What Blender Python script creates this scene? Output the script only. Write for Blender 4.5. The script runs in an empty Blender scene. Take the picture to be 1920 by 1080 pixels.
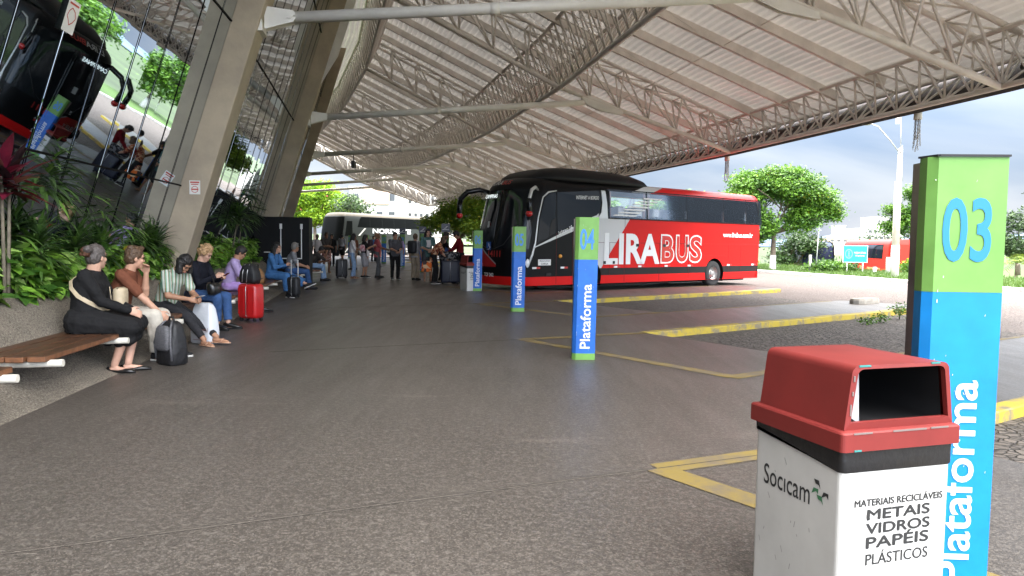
import bpy, bmesh, math, random
import numpy as np
from mathutils import Vector as V, Matrix, noise as mnoise
scene = bpy.context.scene
COL = scene.collection
rad = math.radians
random.seed(7); rng = np.random.default_rng(11)

# ------------------------------------------------------------------ camera
FPX, EYE, PIT, ROL = 1387.0, 1.45, math.atan(87/1387.0), 0.013
cp, sp_, cr, sr = math.cos(PIT), math.sin(PIT), math.cos(ROL), math.sin(ROL)
cam = bpy.data.objects.new('camera', bpy.data.cameras.new('camera')); COL.objects.link(cam)
cam.data.sensor_width = 36; cam.data.lens = 36*FPX/1920; cam.data.clip_start = .05; cam.data.clip_end = 6000
X = V((cr, sr*sp_, sr*cp)); Y = V((-sr, cr*sp_, cr*cp)); F = V((0, cp, -sp_))
cam.matrix_world = Matrix(((X.x, Y.x, -F.x, 0), (X.y, Y.y, -F.y, 0), (X.z, Y.z, -F.z, EYE), (0, 0, 0, 1)))
scene.camera = cam
scene.render.resolution_x, scene.render.resolution_y = 1920, 1080

# ------------------------------------------------------------------ world, sun, exposure
SUN_EL, SUN_ROT = 57, 80          # degrees; compass rotation of the sky's sun
world = bpy.data.worlds.new('World'); scene.world = world; world.use_nodes = True
nt = world.node_tree; nt.nodes.clear(); N = nt.nodes.new; L = nt.links.new
out = N('ShaderNodeOutputWorld'); bg = N('ShaderNodeBackground'); L(bg.outputs[0], out.inputs[0])
sky = N('ShaderNodeTexSky'); sky.sky_type = 'NISHITA'; sky.sun_disc = False
sky.sun_elevation = rad(SUN_EL); sky.sun_rotation = rad(SUN_ROT); sky.air_density = 1.2; sky.dust_density = 2
tc = N('ShaderNodeTexCoord'); sepx = N('ShaderNodeSeparateXYZ'); L(tc.outputs['Generated'], sepx.inputs[0])
mp = N('ShaderNodeMapping'); mp.inputs['Scale'].default_value = (1.6, 1.6, 5.5); L(tc.outputs['Generated'], mp.inputs[0])
nz = N('ShaderNodeTexNoise'); nz.inputs['Scale'].default_value = 1.7; nz.inputs['Detail'].default_value = 7; nz.inputs['Roughness'].default_value = .5; nz.inputs['Distortion'].default_value = .35; L(mp.outputs[0], nz.inputs['Vector'])
ramp = N('ShaderNodeValToRGB'); L(nz.outputs[0], ramp.inputs[0])
ce = ramp.color_ramp; ce.elements[0].position = .36; ce.elements[0].color = (3.1, 4.2, 6.3, 1); ce.elements[1].position = .66; ce.elements[1].color = (7.4, 7.9, 8.8, 1)
zr = N('ShaderNodeMapRange'); zr.interpolation_type = 'SMOOTHERSTEP'; zr.inputs[1].default_value = 0.05; zr.inputs[2].default_value = .85; zr.inputs[3].default_value = .18; zr.inputs[4].default_value = 2.6; L(sepx.outputs[2], zr.inputs[0])
bk = N('ShaderNodeMapRange'); bk.inputs[1].default_value = -.1; bk.inputs[2].default_value = -.9; bk.inputs[3].default_value = 0; bk.inputs[4].default_value = 1.2; L(sepx.outputs[1], bk.inputs[0])  # extra sky brightness added behind the camera to light the canopy interior
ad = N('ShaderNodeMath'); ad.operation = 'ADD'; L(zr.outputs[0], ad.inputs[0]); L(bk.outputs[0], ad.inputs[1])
vm = N('ShaderNodeVectorMath'); vm.operation = 'SCALE'; wz = N('ShaderNodeMapRange'); wz.inputs[1].default_value = .12; wz.inputs[2].default_value = .6; L(sepx.outputs[2], wz.inputs[0])
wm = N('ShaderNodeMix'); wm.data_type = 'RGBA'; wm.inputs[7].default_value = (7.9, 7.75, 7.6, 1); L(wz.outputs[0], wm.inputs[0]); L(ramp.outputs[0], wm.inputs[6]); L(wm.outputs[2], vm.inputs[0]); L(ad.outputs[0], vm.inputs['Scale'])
mixw = N('ShaderNodeMix'); mixw.data_type = 'RGBA'; mixw.inputs[0].default_value = .93
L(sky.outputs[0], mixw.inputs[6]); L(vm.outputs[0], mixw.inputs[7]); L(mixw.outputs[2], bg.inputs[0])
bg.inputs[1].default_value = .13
sun = bpy.data.objects.new('sun', bpy.data.lights.new('sun', 'SUN')); COL.objects.link(sun)
sun.data.energy = .7; sun.data.angle = rad(12); sun.data.color = (1, .96, .9)
az = rad(SUN_ROT); sd = V((math.sin(az)*math.cos(rad(SUN_EL)), math.cos(az)*math.cos(rad(SUN_EL)), math.sin(rad(SUN_EL))))
sun.rotation_euler = sd.to_track_quat('Z', 'Y').to_euler(); sun.location = (0, 0, 60)
vs = scene.view_settings; vs.view_transform = 'Standard'; vs.look = 'None'; vs.gamma = 1; vs.exposure = 2.2; vs.use_curve_mapping = False
scene.cycles.max_bounces = 8; scene.cycles.diffuse_bounces = 5; scene.cycles.glossy_bounces = 4; scene.cycles.transmission_bounces = 4; scene.cycles.transparent_max_bounces = 12
scene.cycles.caustics_reflective = False; scene.cycles.caustics_refractive = False
scene.cycles.sample_clamp_indirect = 4

# ------------------------------------------------------------------ helpers
def winv(o):
    m = Matrix.Identity(4)
    while o is not None: m = o.matrix_basis @ m; o = o.parent
    return m.inverted()
def tag(o, label=None, cat=None, group=None, kind=None):
    if label: o['label'] = label
    if cat: o['category'] = cat
    if group: o['group'] = group
    if kind: o['kind'] = kind
    return o
def thing(name, label, cat, loc=(0, 0, 0), rz=0, group=None):
    o = bpy.data.objects.new(name, None); COL.objects.link(o); o.empty_display_size = .2
    o.location = loc; o.rotation_euler = (0, 0, rz)
    o.matrix_basis = Matrix.Translation(V(loc)) @ Matrix.Rotation(rz, 4, 'Z')
    return tag(o, label, cat, group)
def RZ(a): return Matrix.Rotation(a, 3, 'Z')
class MB:
    def __init__(s): s.v = []; s.f = []; s.m = []; s.sm = []
    def add(s, vs_, fs, m=0, smooth=False):
        b = len(s.v); s.v += [tuple(p) for p in vs_]
        for f in fs: s.f.append(tuple(b+i for i in f)); s.m.append(m); s.sm.append(smooth)
        return s
    def quad(s, *p, m=0): return s.add(p, [tuple(range(len(p)))], m)
    def box(s, c, d, R=None, m=0):
        c = V(c); R = R or Matrix.Identity(3); x, y, z = d[0]/2, d[1]/2, d[2]/2
        P = [c + R @ V(q) for q in ((-x,-y,-z),(x,-y,-z),(x,y,-z),(-x,y,-z),(-x,-y,z),(x,-y,z),(x,y,z),(-x,y,z))]
        return s.add(P, [(3,2,1,0),(4,5,6,7),(0,1,5,4),(1,2,6,5),(2,3,7,6),(3,0,4,7)], m)
    def bar(s, p, q, w, h, up=(0,0,1), m=0):
        p, q = V(p), V(q); d = (q-p); l = d.length
        if l < 1e-6: return s
        d /= l; sd_ = d.cross(V(up))
        if sd_.length < 1e-4: sd_ = d.cross(V((1,0,0)))
        sd_.normalize(); u = sd_.cross(d)
        return s.box((p+q)/2, (l, w, h), Matrix((d, -sd_, u)).transposed(), m)
    def loft(s, rings, m=0, caps=True, smooth=True, closed=True):
        n = len(rings[0]); vs_ = [p for r in rings for p in r]; fs = []
        for i in range(len(rings)-1):
            for j in range(n if closed else n-1):
                k = (j+1) % n; fs.append((i*n+j, i*n+k, (i+1)*n+k, (i+1)*n+j))
        s.add(vs_, fs, m, smooth)
        if caps and closed:
            b = len(s.v)-len(vs_)
            s.f.append(tuple(b+j for j in reversed(range(n)))); s.m.append(m); s.sm.append(False)
            e = b+(len(rings)-1)*n
            s.f.append(tuple(e+j for j in range(n))); s.m.append(m); s.sm.append(False)
        return s
    def tube(s, pts, r, n=8, m=0, caps=True, smooth=True):
        pts = [V(p) for p in pts]; rr = r if isinstance(r, (list, tuple)) else [r]*len(pts)
        rings = []; ref = None
        for i, p in enumerate(pts):
            d = (pts[min(i+1, len(pts)-1)]-pts[max(i-1, 0)]).normalized()
            if ref is None:
                ref = d.cross(V((0,0,1)) if abs(d.z) < .9 else V((1,0,0))).normalized()
            else: ref = (ref-d*ref.dot(d)).normalized()
            b = d.cross(ref)
            rings.append([p+(ref*math.cos(2*math.pi*j/n)+b*math.sin(2*math.pi*j/n))*rr[i] for j in range(n)])
        return s.loft(rings, m, caps, smooth)
    def cyl(s, p, q, r, r2=None, n=8, m=0, smooth=True): return s.tube([p, q], [r, r if r2 is None else r2], n, m, True, smooth)
    def ell(s, c, r, R=None, nu=12, nv=8, m=0):
        c = V(c); R = R or Matrix.Identity(3)
        if not isinstance(r, (list, tuple)): r = (r, r, r)
        P = [c+R @ V((0,0,-r[2]))]
        for i in range(1, nv):
            t = -math.pi/2+math.pi*i/nv
            for j in range(nu):
                a = 2*math.pi*j/nu; P.append(c+R @ V((r[0]*math.cos(t)*math.cos(a), r[1]*math.cos(t)*math.sin(a), r[2]*math.sin(t))))
        P.append(c+R @ V((0,0,r[2]))); fs = []
        for j in range(nu): fs.append((0, 1+(j+1) % nu, 1+j))
        for i in range(nv-2):
            for j in range(nu):
                k = (j+1) % nu; fs.append((1+i*nu+j, 1+i*nu+k, 1+(i+1)*nu+k, 1+(i+1)*nu+j))
        e = len(P)-1; b = 1+(nv-2)*nu
        for j in range(nu): fs.append((b+j, b+(j+1) % nu, e))
        return s.add(P, fs, m, True)
    def cap(s, p, q, r1, r2, n=10, m=0):      # capsule: tapered with round ends
        p, q = V(p), V(q); d = q-p
        if d.length < 1e-5: return s.ell(p, r1, m=m)
        d.normalize(); pts = []; rs = []
        for t in (-1, -.8, -.45): pts.append(p+d*r1*t); rs.append(max(r1*math.sqrt(max(0, 1-t*t)), r1*.08))
        pts.append(p); rs.append(r1); pts.append(q); rs.append(r2)
        for t in (.45, .8, 1): pts.append(q+d*r2*t); rs.append(max(r2*math.sqrt(max(0, 1-t*t)), r2*.08))
        return s.tube(pts, rs, n, m)
    def prism(s, poly, fn, m=0):              # poly: 2-D points, fn(u,v,w) -> 3-D, w 0..1
        n = len(poly); A = [fn(u, v, 0) for u, v in poly]; B = [fn(u, v, 1) for u, v in poly]
        fs = [tuple(range(n-1, -1, -1)), tuple(range(n, 2*n))]+[(i, (i+1) % n, n+(i+1) % n, n+i) for i in range(n)]
        return s.add(A+B, fs, m)
    def build(s, name, mats, parent=None, world=False, recenter=True):
        me = bpy.data.meshes.new(name); vs_ = s.v
        loc = None
        if parent is not None and world:
            M = winv(parent); vs_ = [tuple(M @ V(p)) for p in vs_]
        elif parent is None and recenter:
            A = np.array(vs_); loc = ((A[:,0].min()+A[:,0].max())/2, (A[:,1].min()+A[:,1].max())/2, A[:,2].min())
            vs_ = [tuple(p) for p in (A-np.array(loc))]
        me.from_pydata(vs_, [], s.f)
        for mm in (mats if isinstance(mats, (list, tuple)) else [mats]): me.materials.append(mm)
        me.polygons.foreach_set('material_index', s.m); me.polygons.foreach_set('use_smooth', s.sm); me.update()
        o = bpy.data.objects.new(name, me); COL.objects.link(o)
        if parent is not None: o.parent = parent
        if loc is not None: o.location = loc; o.matrix_basis = Matrix.Translation(V(loc))
        return o
def bevel(o, w, seg=2):
    md = o.modifiers.new('b', 'BEVEL'); md.width = w; md.segments = seg; md.limit_method = 'ANGLE'; md.angle_limit = rad(40); DEFER.append(o); return o
DEFER = []; KILL = []
def fold_tex(name, size, depth=2):
    t = bpy.data.textures.new(name, 'CLOUDS'); t.noise_scale = size; t.noise_depth = depth; return t
FOLD, STRAND = fold_tex('cloth_folds', .075), fold_tex('hair_strands', .022, 1)
def blob(mb, name, mats, parent, voxel=.012, smooth=4, fac=.5, disp=None):
    o = mb.build(name, mats, parent)
    r = o.modifiers.new('r', 'REMESH'); r.mode = 'VOXEL'; r.voxel_size = voxel; r.use_smooth_shade = True
    if smooth: q = o.modifiers.new('s', 'SMOOTH'); q.iterations = smooth; q.factor = fac
    if disp: d = o.modifiers.new('d', 'DISPLACE'); d.texture = disp[0]; d.strength = disp[1]; d.mid_level = .38; d.texture_coords = 'LOCAL'
    DEFER.append(o); return o
def finish():
    dg = bpy.context.evaluated_depsgraph_get()
    new = [(o, bpy.data.meshes.new_from_object(o.evaluated_get(dg), depsgraph=dg)) for o in DEFER]
    for o, me in new: o.modifiers.clear(); o.data = me
    for o in KILL: bpy.data.objects.remove(o, do_unlink=True)

# text -> flat mesh in the unit of a target box; origin at the lower left of the text's box
def text_data(txt, bold=0, shear=0, spacing=1.0, fill=True):
    cu = bpy.data.curves.new('t', 'FONT'); cu.body = txt; cu.offset = bold; cu.shear = shear; cu.space_character = spacing; cu.size = 1; cu.resolution_u = 4
    o = bpy.data.objects.new('t', cu); COL.objects.link(o)
    dg = bpy.context.evaluated_depsgraph_get(); me = bpy.data.meshes.new_from_object(o.evaluated_get(dg), depsgraph=dg)
    A = np.array([v.co for v in me.vertices]); fs = [tuple(p.vertices) for p in me.polygons]
    bpy.data.objects.remove(o, do_unlink=True); bpy.data.curves.remove(cu); bpy.data.meshes.remove(me)
    return A[:, :2], fs
TXT = {}
def text(mb, txt, org, ux, uy, w, h, m=0, bold=0, shear=0, spacing=1.0, center=True, up=0, thick=0):
    if thick:
        ux, uy, org = V(ux), V(uy), V(org); nn = ux.cross(uy)
        for i, (a, b) in enumerate(((-1, 0), (1, 0), (0, .7), (0, -.7))): text(mb, txt, org+ux*thick*a+uy*thick*b+nn*.00012*i, ux, uy, w, h, m, bold, shear, spacing, center)
        return mb
    """writes txt into a w x h box; org is the box centre (or lower left corner), ux/uy its unit axes"""
    k = (txt, bold, shear, spacing)
    if k not in TXT: TXT[k] = text_data(*k)
    A, fs = TXT[k]; lo, hi = A.min(0), A.max(0)
    ux, uy, org = V(ux), V(uy), V(org); nn = ux.cross(uy)*up
    B = (A-lo)/(hi-lo)
    if center: B = B-.5
    mb.add([org+ux*float(b[0]*w)+uy*float(b[1]*h)+nn for b in B], fs, m)
    return mb

# ------------------------------------------------------------------ materials
def mat(name, col, rough=.6, metal=0, spec=.5, var=None, bump=None, col2=None, coord='Object', coat=0, detail=6):
    m = bpy.data.materials.new(name); m.use_nodes = True; t = m.node_tree; b = t.nodes['Principled BSDF']
    b.inputs['Base Color'].default_value = (*col, 1); b.inputs['Roughness'].default_value = rough; b.inputs['Metallic'].default_value = metal
    b.inputs['Specular IOR Level'].default_value = spec; b.inputs['Coat Weight'].default_value = coat; b.inputs['Coat Roughness'].default_value = .05
    tcn = t.nodes.new('ShaderNodeTexCoord'); src = tcn.outputs['Object']
    if coord == 'World': src = t.nodes.new('ShaderNodeNewGeometry').outputs['Position']
    if var:
        n = t.nodes.new('ShaderNodeTexNoise'); n.inputs['Scale'].default_value = var[0]; n.inputs['Detail'].default_value = detail; n.inputs['Roughness'].default_value = .6
        t.links.new(src, n.inputs['Vector'])
        r = t.nodes.new('ShaderNodeValToRGB'); r.color_ramp.elements[0].position = .3; r.color_ramp.elements[1].position = .7
        c2 = col2 or tuple(c*(1-var[1]) for c in col); c1 = col if col2 else tuple(min(1, c*(1+var[1]*.6)) for c in col)
        r.color_ramp.elements[0].color = (*c2, 1); r.color_ramp.elements[1].color = (*c1, 1)
        t.links.new(n.outputs[0], r.inputs[0]); t.links.new(r.outputs[0], b.inputs['Base Color'])
    if bump:
        n2 = t.nodes.new('ShaderNodeTexNoise'); n2.inputs['Scale'].default_value = bump[0]; n2.inputs['Detail'].default_value = 5
        t.links.new(src, n2.inputs['Vector']); bp = t.nodes.new('ShaderNodeBump'); bp.inputs['Strength'].default_value = bump[1]; n2.inputs['Detail'].default_value = 0 if name == 'mirror_glass' else 5; bp.inputs['Distance'].default_value = bump[2] if len(bump) > 2 else .02
        t.links.new(n2.outputs[0], bp.inputs['Height']); t.links.new(bp.outputs[0], b.inputs['Normal'])
    return m
def nodes(m): return m.node_tree, m.node_tree.nodes['Principled BSDF']
def emit(m, col, s):
    t, b = nodes(m); b.inputs['Emission Color'].default_value = (*col, 1); b.inputs['Emission Strength'].default_value = s; return m
def leafmat(name, col, col2, scale=3, rough=.5, trans=.25):
    m = mat(name, col, rough, var=(scale, .4), col2=col2, coord='World', detail=3)
    t, b = nodes(m); tr = t.nodes.new('ShaderNodeBsdfTranslucent'); mx = t.nodes.new('ShaderNodeMixShader'); mx.inputs[0].default_value = trans
    r = [n for n in t.nodes if n.type == 'VALTORGB'][0]; t.links.new(r.outputs[0], tr.inputs[0])
    o = [n for n in t.nodes if n.type == 'OUTPUT_MATERIAL'][0]
    t.links.new(b.outputs[0], mx.inputs[1]); t.links.new(tr.outputs[0], mx.inputs[2]); t.links.new(mx.outputs[0], o.inputs[0]); return m
def math_node(t, op, a, b=None, c=None):
    n = t.nodes.new('ShaderNodeMath'); n.operation = op
    for i, q in enumerate((a, b, c)):
        if q is None: continue
        if isinstance(q, (int, float)): n.inputs[i].default_value = q
        else: t.links.new(q, n.inputs[i])
    return n.outputs[0]
def mixc(t, f, a, b):
    n = t.nodes.new('ShaderNodeMix'); n.data_type = 'RGBA'
    for i, q in ((0, f), (6, a), (7, b)):
        if isinstance(q, (int, float)): n.inputs[i].default_value = q
        elif isinstance(q, tuple): n.inputs[i].default_value = (*q, 1)
        else: t.links.new(q, n.inputs[i])
    return n.outputs[2]
def noise_node(t, src, scale, detail=5, rough=.6):
    n = t.nodes.new('ShaderNodeTexNoise'); n.inputs['Scale'].default_value = scale; n.inputs['Detail'].default_value = detail; n.inputs['Roughness'].default_value = rough
    if src is not None: t.links.new(src, n.inputs['Vector'])
    return n.outputs[0]
def pos_node(t): return t.nodes.new('ShaderNodeNewGeometry').outputs['Position']
def step(t, x, lo, hi):
    n = t.nodes.new('ShaderNodeMapRange'); n.inputs[1].default_value = lo; n.inputs[2].default_value = hi; t.links.new(x, n.inputs[0]); return n.outputs[0]

# ------------------------------------------------------------------ the round plan of the terminal
CX, CY, RP = -177.2, -14.9, 180.0
def PT(r, a, z=0): return V((CX+r*math.cos(a), CY+r*math.sin(a), z))
def PS(r, s, z=0): return PT(r, s/RP, z)
ROAD = -.10
# ================================================================== SETTING
# ---- materials of the ground
def floor_mat():
    m = mat('walkway_concrete', (.1, .1, .1), .5, spec=.45); t, b = nodes(m); p = pos_node(t)
    fine = noise_node(t, p, 95, 2, .7); mid = noise_node(t, p, 26, 3, .6); big = noise_node(t, p, .55, 5, .6)
    mpn = t.nodes.new('ShaderNodeMapping'); mpn.inputs['Rotation'].default_value = (0, 0, rad(-8)); mpn.inputs['Scale'].default_value = (2.6, .35, 1); t.links.new(p, mpn.inputs[0])
    streak = noise_node(t, mpn.outputs[0], 1.0, 5, .65)
    base = mixc(t, step(t, big, .3, .72), (.060, .0525, .0455), (.092, .0805, .070))
    base = mixc(t, math_node(t, 'MULTIPLY', step(t, streak, .42, .72), .55), base, (.058, .048, .040))
    gv = t.nodes.new('ShaderNodeTexVoronoi'); gv.inputs['Scale'].default_value = 2.6; t.links.new(p, gv.inputs['Vector']); gs = t.nodes.new('ShaderNodeSeparateColor'); t.links.new(gv.outputs['Color'], gs.inputs[0])
    spot = math_node(t, 'MULTIPLY', math_node(t, 'LESS_THAN', gv.outputs['Distance'], .045), math_node(t, 'GREATER_THAN', gs.outputs[0], .45)); spot2 = math_node(t, 'MULTIPLY', math_node(t, 'LESS_THAN', gv.outputs['Distance'], .022), math_node(t, 'LESS_THAN', gs.outputs[0], .08))
    blot = noise_node(t, p, 1.9, 6, .7); base = mixc(t, math_node(t, 'MULTIPLY', step(t, blot, .58, .7), .5), base, (.055, .046, .040))
    sm = t.nodes.new('ShaderNodeMapping'); sm.inputs['Rotation'].default_value = (0, 0, rad(-33)); sm.inputs['Scale'].default_value = (.5, 2.4, 1); t.links.new(p, sm.inputs[0])
    smear = noise_node(t, sm.outputs[0], .9, 4, .55); base = mixc(t, math_node(t, 'MULTIPLY', step(t, smear, .63, .72), .45), base, (.21, .18, .155))
    vor = t.nodes.new('ShaderNodeTexVoronoi'); vor.inputs['Scale'].default_value = 120; t.links.new(p, vor.inputs['Vector'])
    sp1 = t.nodes.new('ShaderNodeSeparateColor'); t.links.new(vor.outputs['Color'], sp1.inputs[0])
    base = mixc(t, math_node(t, 'MULTIPLY', step(t, sp1.outputs[0], .66, .8), .5), base, (.19, .167, .145))
    base = mixc(t, math_node(t, 'MULTIPLY', step(t, sp1.outputs[1], .66, .78), .8), base, (.05, .044, .040))
    base = mixc(t, math_node(t, 'MULTIPLY', step(t, mid, .5, .72), .3), base, (.28, .255, .23))
    t.links.new(base, b.inputs['Base Color'])
    base = mixc(t, math_node(t, 'MULTIPLY', spot, .6), base, (.04, .034, .03)); base = mixc(t, spot2, base, (.5, .48, .45)); t.links.new(base, b.inputs['Base Color'])
    rr = t.nodes.new('ShaderNodeMapRange'); rr.inputs[3].default_value = .28; rr.inputs[4].default_value = .55; t.links.new(streak, rr.inputs[0]); t.links.new(rr.outputs[0], b.inputs['Roughness'])
    bp = t.nodes.new('ShaderNodeBump'); bp.inputs['Strength'].default_value = .35; bp.inputs['Distance'].default_value = .006; t.links.new(math_node(t, 'ADD', fine, mid), bp.inputs['Height']); t.links.new(bp.outputs[0], b.inputs['Normal'])
    return m
def setts_mat(name, c1, c2, joint, scale):
    m = mat(name, c1, .8); t, b = nodes(m); p = pos_node(t)
    mpn = t.nodes.new('ShaderNodeMapping'); mpn.inputs['Rotation'].default_value = (0, 0, .6); t.links.new(p, mpn.inputs[0])
    vo = t.nodes.new('ShaderNodeTexVoronoi'); vo.inputs['Scale'].default_value = scale; vo.inputs['Randomness'].default_value = .8; t.links.new(mpn.outputs[0], vo.inputs['Vector'])
    ve = t.nodes.new('ShaderNodeTexVoronoi'); ve.feature = 'DISTANCE_TO_EDGE'; ve.inputs['Scale'].default_value = scale; ve.inputs['Randomness'].default_value = .8; t.links.new(mpn.outputs[0], ve.inputs['Vector'])
    se = t.nodes.new('ShaderNodeSeparateColor'); t.links.new(vo.outputs['Color'], se.inputs[0])
    big = noise_node(t, p, .3, 4)
    c = mixc(t, se.outputs[0], c1, c2); c = mixc(t, math_node(t, 'MULTIPLY', step(t, big, .4, .7), .4), c, tuple(x*.6 for x in c1))
    edge = step(t, ve.outputs[0], .02, .11); c = mixc(t, edge, joint, c); t.links.new(c, b.inputs['Base Color'])
    bp = t.nodes.new('ShaderNodeBump'); bp.inputs['Strength'].default_value = .9; bp.inputs['Distance'].default_value = .03; t.links.new(edge, bp.inputs['Height']); t.links.new(bp.outputs[0], b.inputs['Normal'])
    return m
M_floor = floor_mat()
M_road = setts_mat('stone_setts', (.145, .112, .096), (.12, .093, .081), (.10, .082, .072), 10)
M_bay = setts_mat('bay_setts', (.15, .127, .108), (.09, .077, .067), (.045, .038, .032), 11)
M_grass = mat('grass_ground', (.058, .108, .018), .9, var=(.8, .4), col2=(.05, .10, .015), coord='World', bump=(9, .6, .05))
M_land = mat('far_land', (.045, .07, .022), .95, var=(.05, .5), coord='World')
def yellow_mat(name, c, wear, lo=.5, hi=.62):
    m = mat(name, c, .7); t, b = nodes(m); p = pos_node(t)
    n = noise_node(t, p, 3.2, 8, .7); n2 = noise_node(t, p, 40, 3, .6)
    f = step(t, math_node(t, 'ADD', n, math_node(t, 'MULTIPLY', n2, .12)), lo, hi)
    t.links.new(mixc(t, f, c, wear), b.inputs['Base Color']); return m
M_kerb = yellow_mat('yellow_kerb_paint', (.44, .33, .035), (.20, .17, .115), .54, .66)
M_line = yellow_mat('yellow_line_paint', (.22, .16, .042), (.14, .112, .08), .46, .68)
M_joint = mat('joint_mortar', (.115, .10, .085), .9, var=(30, .5), coord='World')
M_jointd = mat('joint_gap', (.055, .046, .038), .9)
M_whitek = mat('white_kerb_paint', (.5, .49, .47), .8, var=(2.5, .3), coord='World')

mb = MB(); mb.quad((-2500, -2500, -2.3), (2500, -2500, -2.3), (2500, 2500, -2.3), (-2500, 2500, -2.3))
tag(mb.build('ground', M_land, recenter=False), kind='structure')
def sector(mb, r0, r1, a0, a1, z, n=60, m=0, flip=False):
    for i in range(n):
        b0, b1 = a0+(a1-a0)*i/n, a0+(a1-a0)*(i+1)/n
        mb.quad(PT(r0, b0, z), PT(r1, b0, z), PT(r1, b1, z), PT(r0, b1, z), m=m)
mb = MB(); sector(mb, 168, 199.6, -.5, 1.1, ROAD, 90)
tag(mb.build('road', M_road, recenter=False), kind='structure')

# ---- walkway with its saw-tooth fingers
FW, BW, FL = 2.35, 3.2, 9.8
def S_(i): return 24.21+6.3*i
fing = {}
for i in range(-4, 11):
    K = PS(181.4, S_(i)+2.46); th = (S_(i)+2.46)/RP+rad(28); u = V((math.cos(th), math.sin(th), 0)); n = V((-u.y, u.x, 0))
    lo, hi = (0, FW) if i != 2 else (.9, FW)
    fing[i] = (K, u, n, lo, hi)
seq = [PS(174.2, s_) for s_ in np.linspace(84, -6, 60)]+[PS(181.4, -6)]
for i in range(-4, 9):
    K, u, n, lo, hi = fing[i]
    K1 = fing[i+1][0]; F0 = K+n*hi; Q1 = F0+u*((K1-F0).dot(u))
    seq += [K+n*lo, K+u*FL+n*lo, K+u*(FL+.3)+n*(lo+.3), K+u*(FL+.3)+n*(hi-.3), K+u*FL+n*hi, Q1]
seq += [PS(181.4, 84)]
bm = bmesh.new(); vsb = [bm.verts.new((p.x, p.y, 0)) for p in seq]; f = bm.faces.new(vsb); f.normal_update()
if f.normal.z < 0: f.normal_flip()
bmesh.ops.triangulate(bm, faces=[f], ngon_method='EAR_CLIP')
b0 = [bm.verts.new((p.x, p.y, -.15)) for p in seq]
for j in range(len(seq)):
    k = (j+1) % len(seq); bm.faces.new((vsb[j], vsb[k], b0[k], b0[j]))
bmesh.ops.recalc_face_normals(bm, faces=bm.faces)
me = bpy.data.meshes.new('walkway'); bm.to_mesh(me); bm.free(); me.materials.append(M_floor)
tag_o = bpy.data.objects.new('walkway', me); COL.objects.link(tag_o); tag(tag_o, kind='structure')
# bay paving: darker setts between the fingers
mb = MB()
for i in range(-4, 8):
    K, u, n, lo, hi = fing[i]; K1 = fing[i+1][0]; F0 = K+n*hi; Q1 = F0+u*((K1-F0).dot(u)); K1u = fing[i+1][1]
    mb.quad(*[V((p.x, p.y, ROAD+.004)) for p in (F0+u*.3, F0+u*(FL-.6), K1+K1u*(FL-1.6), K1)])
tag(mb.build('bay_paving', M_bay, recenter=False), kind='structure')
def strip(mb, p, q, w, z, m=0):
    p, q = V((p[0], p[1], z)), V((q[0], q[1], z)); d = (q-p).normalized(); s = V((-d.y, d.x, 0))*w/2
    k = max(1, int((q-p).length/1.0))
    mb.quad(p+s, p-s, q-s, q+s, m=m)
ml, mj = MB(), MB()
for i in range(-3, 8):
    K, u, n, lo, hi = fing[i]; A = PS(179.23, S_(i)+1.8); K0, u0, n0, lo0, hi0 = fing[i-1]
    e = K0+n0*hi0; B = PS(181.14, S_(i)-1.45); B = e+u0*((B-e).dot(u0))
    Q = e+u0*((K-e).dot(u0))
    strip(ml, A, K+n*.05, .19, .004); strip(ml, A, B, .19, .0045); strip(ml, B-u0*.05, Q+u0*.2, .19, .004); strip(ml, Q+u0*.4, e+u0*(FL-.4)-n0*.02, .1, .004)
    d = (A-K).normalized(); strip(mj, A, A+d*3.6, .016, .003); strip(mj, A+V((0, .016, 0)), A+d*3.6+V((0, .016, 0)), .014, .0032, 1)
    strip(mj, A+u*.0, K, .012, .0052, 1)
tag(ml.build('painted_bay_line', M_line, recenter=False), kind='structure')
tag(mj.build('paving_joint', [M_joint, M_jointd], recenter=False), kind='structure')
klab = {0: 'yellow painted kerb along the near edge of the finger behind the red lidded bin', 1: 'yellow painted kerb along the finger in front of the red and black coach', -1: 'yellow kerb to the right of the nearest blue and green pillar'}
for i in range(-3, 7):
    K, u, n, lo, hi = fing[i]; mb = MB(); Z = V((0, 0, 1))
    p = K+n*lo; w = .17
    prof = [(-.012, ROAD-.02), (-.012, .0), (.0, .012), (w, .012), (w, -.05)]
    nseg = 12; rings = []
    for j in range(nseg+1):
        q = p+u*(FL*j/nseg-.02); wob = .004*math.sin(j*2.1+i)
        rings.append([q+n*(a+wob*.5)+Z*(b+(wob if b > -.02 else 0)) for a, b in prof])
    mb.loft(rings, smooth=False)
    o = mb.build('painted_kerb', M_kerb); tag(o, klab.get(i, 'far yellow painted kerb of a finger beyond the red and black coach' if i > 1 else 'yellow kerb of a finger off to the right'), 'kerb', 'yellow kerbs of the platform fingers')
# concrete lump at the finger's end
K, u, n, lo, hi = fing[0]; q = K+u*(FL-.3)+n*1.5; mb = MB()
rings = []
for z, k in ((0.0, 1), (.08, 1), (.13, .93), (.135, .8)):
    rings.append([q+u*(.55*k*math.cos(a))+n*(.22*k*math.sin(a)+.03*math.sin(3*a))+V((0, 0, z)) for a in np.linspace(0, 2*math.pi, 14, endpoint=False)])
mb.loft(rings, smooth=False)
M_conc = mat('rough_concrete', (.30, .275, .235), .9, var=(6, .35), coord='World', bump=(30, .5, .01))
tag(mb.build('kerb_stone', M_conc), 'low rough concrete kerb stone at the end of the platform finger', 'kerb stone')

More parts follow.
